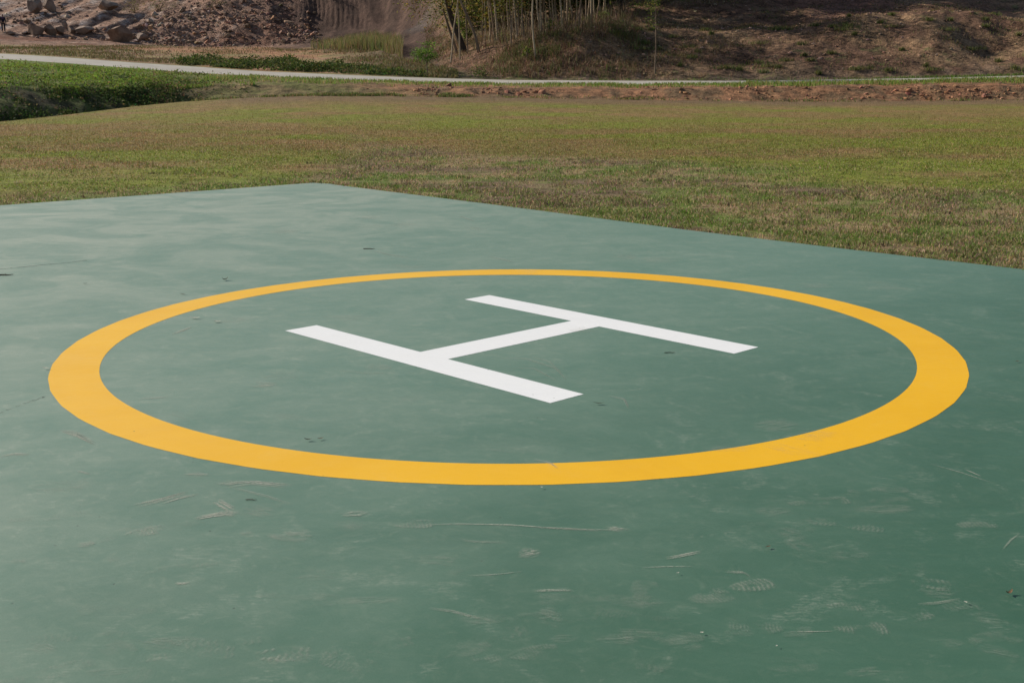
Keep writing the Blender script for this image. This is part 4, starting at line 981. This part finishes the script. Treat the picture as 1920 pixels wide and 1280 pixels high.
# shrubs over the rubble and on the cliff
shrub(300, 20, 1.6, 1.3, 420, [(.17, .155, .05), (.12, .12, .035)], 'pale yellow scrub on top of the spoil slope above the largest boulder', smin=8.6, size=(.15, .4), asp=.15)
shrub(255, 22, 1.3, 1.1, 320, [(.16, .14, .05), (.20, .16, .06)], 'straw coloured scrub on top of the spoil slope left of the pale yellow scrub', smin=8.6, size=(.15, .4), asp=.15)
shrub(410, 12, 1.6, 1.0, 360, [(.14, .13, .045), (.10, .105, .03)], 'olive scrub at the crest of the dark rubble heap', smin=8.6, size=(.15, .4), asp=.15)
shrub(610, 12, .7, .9, 260, YG, 'yellow green plant hanging on the cut cliff', smin=9.3, size=(.2, .4), asp=.15)
# trees above the picture on the hill crest: their shade lies on the upper slope
for px, s_, hh in [(960, 9.5, 14), (1005, 9.35, 13), (1035, 9.6, 15), (1075, 9.4, 14), (1110, 9.6, 15), (1130, 9.3, 12), (1165, 9.45, 14), (1195, 9.62, 15), (1225, 9.48, 13), (1255, 9.7, 15), (1290, 9.55, 13), (1330, 9.75, 15), (1370, 9.6, 13), (1415, 9.8, 15), (1460, 9.66, 13), (1180, 9.85, 15)]:
    b = Vector(surf(np.array([px]), np.array([s_]))[0]); root = empty('tree', b); path = [(0, 0, -.3), (.1, 0, hh * .3), (-.1, .1, hh * .6), (0, 0, hh)]
    V, F = tube(path, [.22, .18, .12, .03], 8); link('trunk', raw_mesh('trunk', V, F, M_BARK_BROWN, True), root)
    nc, n_l = 40, 3600; cen = np.stack([RNG.normal(size=nc) * 1.6, RNG.normal(size=nc) * 1.6, hh * RNG.uniform(.22, 1.0, nc)], -1); ci = RNG.integers(0, nc, n_l)
    Pq = cen[ci] + RNG.normal(size=(n_l, 3)) * .65; c = np.array(PAL)[RNG.choice(len(PAL), n_l)]
    Vv, Ff, Cc = leaves(Pq, RNG.uniform(.32, .60, n_l), jitter(c, .18), .6, .3); link('crown', raw_mesh('crown', Vv, Ff, M_LEAF, False, Cc), root)
    tag(root, 'leafy tree on the hill crest above the picture, shading the upper slope', 'tree', 'trees on the hill crest')
# dry stalks under the grove
n = 1000; px = RNG.uniform(890, 1185, n); s_ = 8.0 + RNG.uniform(size=n) * .95
P = surf(px, s_); c = mixc(np.array([.20, .14, .085]) + np.zeros((n, 3)), np.array([.34, .25, .15]), (RNG.uniform(size=n) < .35).astype(float))
o = link('undergrowth', blades('undergrowth', P, RNG.uniform(.2, 1.5, n), RNG.uniform(.02, .045, n), jitter(c * .8, .35), M_DRY, .4)); o['kind'] = 'stuff'; o['label'] = 'dry upright stalks between the grove stems'; o['category'] = 'undergrowth'
# green tufts at the foot of the bank
n = 18000; px = np.concatenate([RNG.uniform(360, 900, 8000), RNG.uniform(480, 2420, 10000)]); s_ = 1.985 + RNG.uniform(size=n) ** 1.5 * 1.1
P = surf(px, s_); dn = fbm(P[:, 0] * .7, P[:, 1] * .7, 3, 181); P = P[RNG.uniform(size=n) < np.clip(.12 + 1.6 * dn + .35 * (px < 640), .02, 1)]
o = link('verge_grass', blades('foot_grass', P, RNG.uniform(.04, .15, len(P)), RNG.uniform(.02, .05, len(P)), jitter(mixc(np.array([.12, .16, .038]) + np.zeros((len(P), 3)), np.array([.24, .18, .08]), (RNG.uniform(size=len(P)) < .4).astype(float)), .3), M_GRASS, 1.0)); o['kind'] = 'stuff'; o['label'] = 'green tufts along the foot of the red bank'; o['category'] = 'grass'

# ------------------------------------------------------------------ person at the far left
def skin_mesh(name, verts, edges, radii, mat, sub=2, parent=None):
    me = bpy.data.meshes.new(name); me.from_pydata(verts, edges, []); me.materials.append(mat)
    o = bpy.data.objects.new(name, me); COL.objects.link(o)
    if parent: o.parent = parent
    m = o.modifiers.new('skin', 'SKIN'); m.use_smooth_shade = True
    for i, r in enumerate(radii): me.skin_vertices[0].data[i].radius = (r, r) if not isinstance(r, tuple) else r
    me.skin_vertices[0].data[0].use_root = True
    s = o.modifiers.new('sub', 'SUBSURF'); s.levels = sub; s.render_levels = sub
    return o
M_SKIN = simple_noise_mat('skin', (.22, .12, .075), (.27, .15, .10), 12, .55, .1)
M_SHIRT = simple_noise_mat('dark_shirt', (.012, .011, .022), (.03, .024, .05), 8, .85, .3)
M_COLLAR = simple_noise_mat('purple_cloth', (.07, .035, .16), (.11, .06, .22), 8, .85, .3)
M_TROUSER = simple_noise_mat('dark_trousers', (.014, .014, .02), (.028, .027, .036), 8, .85, .3)
M_HAIR = simple_noise_mat('black_hair', (.008, .007, .006), (.018, .015, .012), 40, .5, .3)
M_BAG = simple_noise_mat('white_bag_cloth', (.62, .62, .62), (.75, .75, .75), 6, .6, .4)
pp = at(8, 58.5, 7.2)
man = empty('person', pp, 0.4); tag(man, 'standing person in dark clothes with a purple collar holding a white bag', 'person')
bv = [(0, 0, .95), (0, 0, 1.15), (0, -.01, 1.36), (0, 0, 1.47), (0, -.01, 1.55), (0, -.015, 1.63), (0, 0, 1.71)]
be = [(0, 1), (1, 2), (2, 3), (3, 4), (4, 5), (5, 6)]
br = [(.15, .11), (.14, .10), (.16, .11), .055, .06, (.075, .095), .05]
for s in (-1, 1):
    i = len(bv); bv += [(s * .18, 0, 1.42), (s * .24, .02, 1.14), (s * .25, -.07, .90), (s * .25, -.09, .83)]; be += [(2, i), (i, i + 1), (i + 1, i + 2), (i + 2, i + 3)]; br += [.055, .042, .03, .028]
    hnd = i + 3
    for q, (fx, ln) in enumerate(((-.026, .07), (-.009, .08), (.009, .075), (.026, .06))):
        j = len(bv); bv += [(s * .25 + fx * .3, -.09 + fx, .78), (s * .25 - s * .012 + fx * .3, -.09 + fx, .78 - ln)]; be += [(hnd, j), (j, j + 1)]; br += [.010, .008]
    j = len(bv); bv += [(s * .22, -.125, .80), (s * .205, -.135, .765)]; be += [(hnd, j), (j, j + 1)]; br += [.011, .009]
    i = len(bv); bv += [(s * .10, 0, .88), (s * .11, -.01, .50), (s * .12, .02, .09), (s * .13, -.14, .03)]; be += [(0, i), (i, i + 1), (i + 1, i + 2), (i + 2, i + 3)]; br += [.085, .06, .042, .04]
i = len(bv); bv += [(0, -.115, 1.615), (.075, 0, 1.62), (-.075, 0, 1.62)]; be += [(5, i), (5, i + 1), (5, i + 2)]; br += [.014, .016, .016]
skin_mesh('body', bv, be, br, M_SKIN, 2, man)
sv = [(0, 0, .93), (0, 0, 1.15), (0, -.01, 1.36), (0, 0, 1.45)]; se = [(0, 1), (1, 2), (2, 3)]; sr = [(.185, .14), (.17, .125), (.185, .13), .08]
for s in (-1, 1):
    i = len(sv); sv += [(s * .19, 0, 1.42), (s * .245, .02, 1.14), (s * .252, -.06, .93)]; se += [(2, i), (i, i + 1), (i + 1, i + 2)]; sr += [.075, .06, .048]
skin_mesh('shirt', sv, se, sr, M_SHIRT, 2, man)
skin_mesh('collar', [(-.06, -.05, 1.46), (0, -.10, 1.43), (.06, -.05, 1.46), (0, -.13, 1.30)], [(0, 1), (1, 2), (1, 3)], [.035, .04, .035, .03], M_COLLAR, 1, man)
tv = [(0, 0, .97)]; te = []; tr_ = [(.17, .13)]
for s in (-1, 1):
    i = len(tv); tv += [(s * .105, 0, .86), (s * .112, -.01, .50), (s * .12, .02, .08)]; te += [(0, i), (i, i + 1), (i + 1, i + 2)]; tr_ += [.11, .085, .065]
skin_mesh('trousers', tv, te, tr_, M_TROUSER, 2, man)
skin_mesh('hair', [(0, .03, 1.62), (0, .02, 1.70), (0, -.04, 1.735)], [(0, 1), (1, 2)], [(.085, .085), (.088, .09), .06], M_HAIR, 2, man)
bp = Vector((pp.x - .33, pp.y - .14, pp.z + .42))
bm = bmesh.new(); bmesh.ops.create_icosphere(bm, subdivisions=3, radius=1)
for q in bm.verts:
    c = q.co.copy(); q.co = Vector((c.x * .17 * (1 - .25 * c.z), c.y * .08 * (1 - .5 * max(c.z, 0)), c.z * .22)) * (1 + .08 * math.sin(9 * c.x + 5 * c.z))
for s in (-.06, .06):
    bmesh.ops.create_cone(bm, cap_ends=True, segments=6, radius1=.012, radius2=.012, depth=.2, matrix=Matrix.Translation((s * .6, 0, .27)) @ Matrix.Rotation(-s * 4, 4, 'Y'))
me = bpy.data.meshes.new('bag'); bm.to_mesh(me); bm.free(); me.materials.append(M_BAG)
for q in me.polygons: q.use_smooth = True
tag(link('bag', me, None, bp), 'white plastic bag hanging from the hand of the standing person', 'bag')
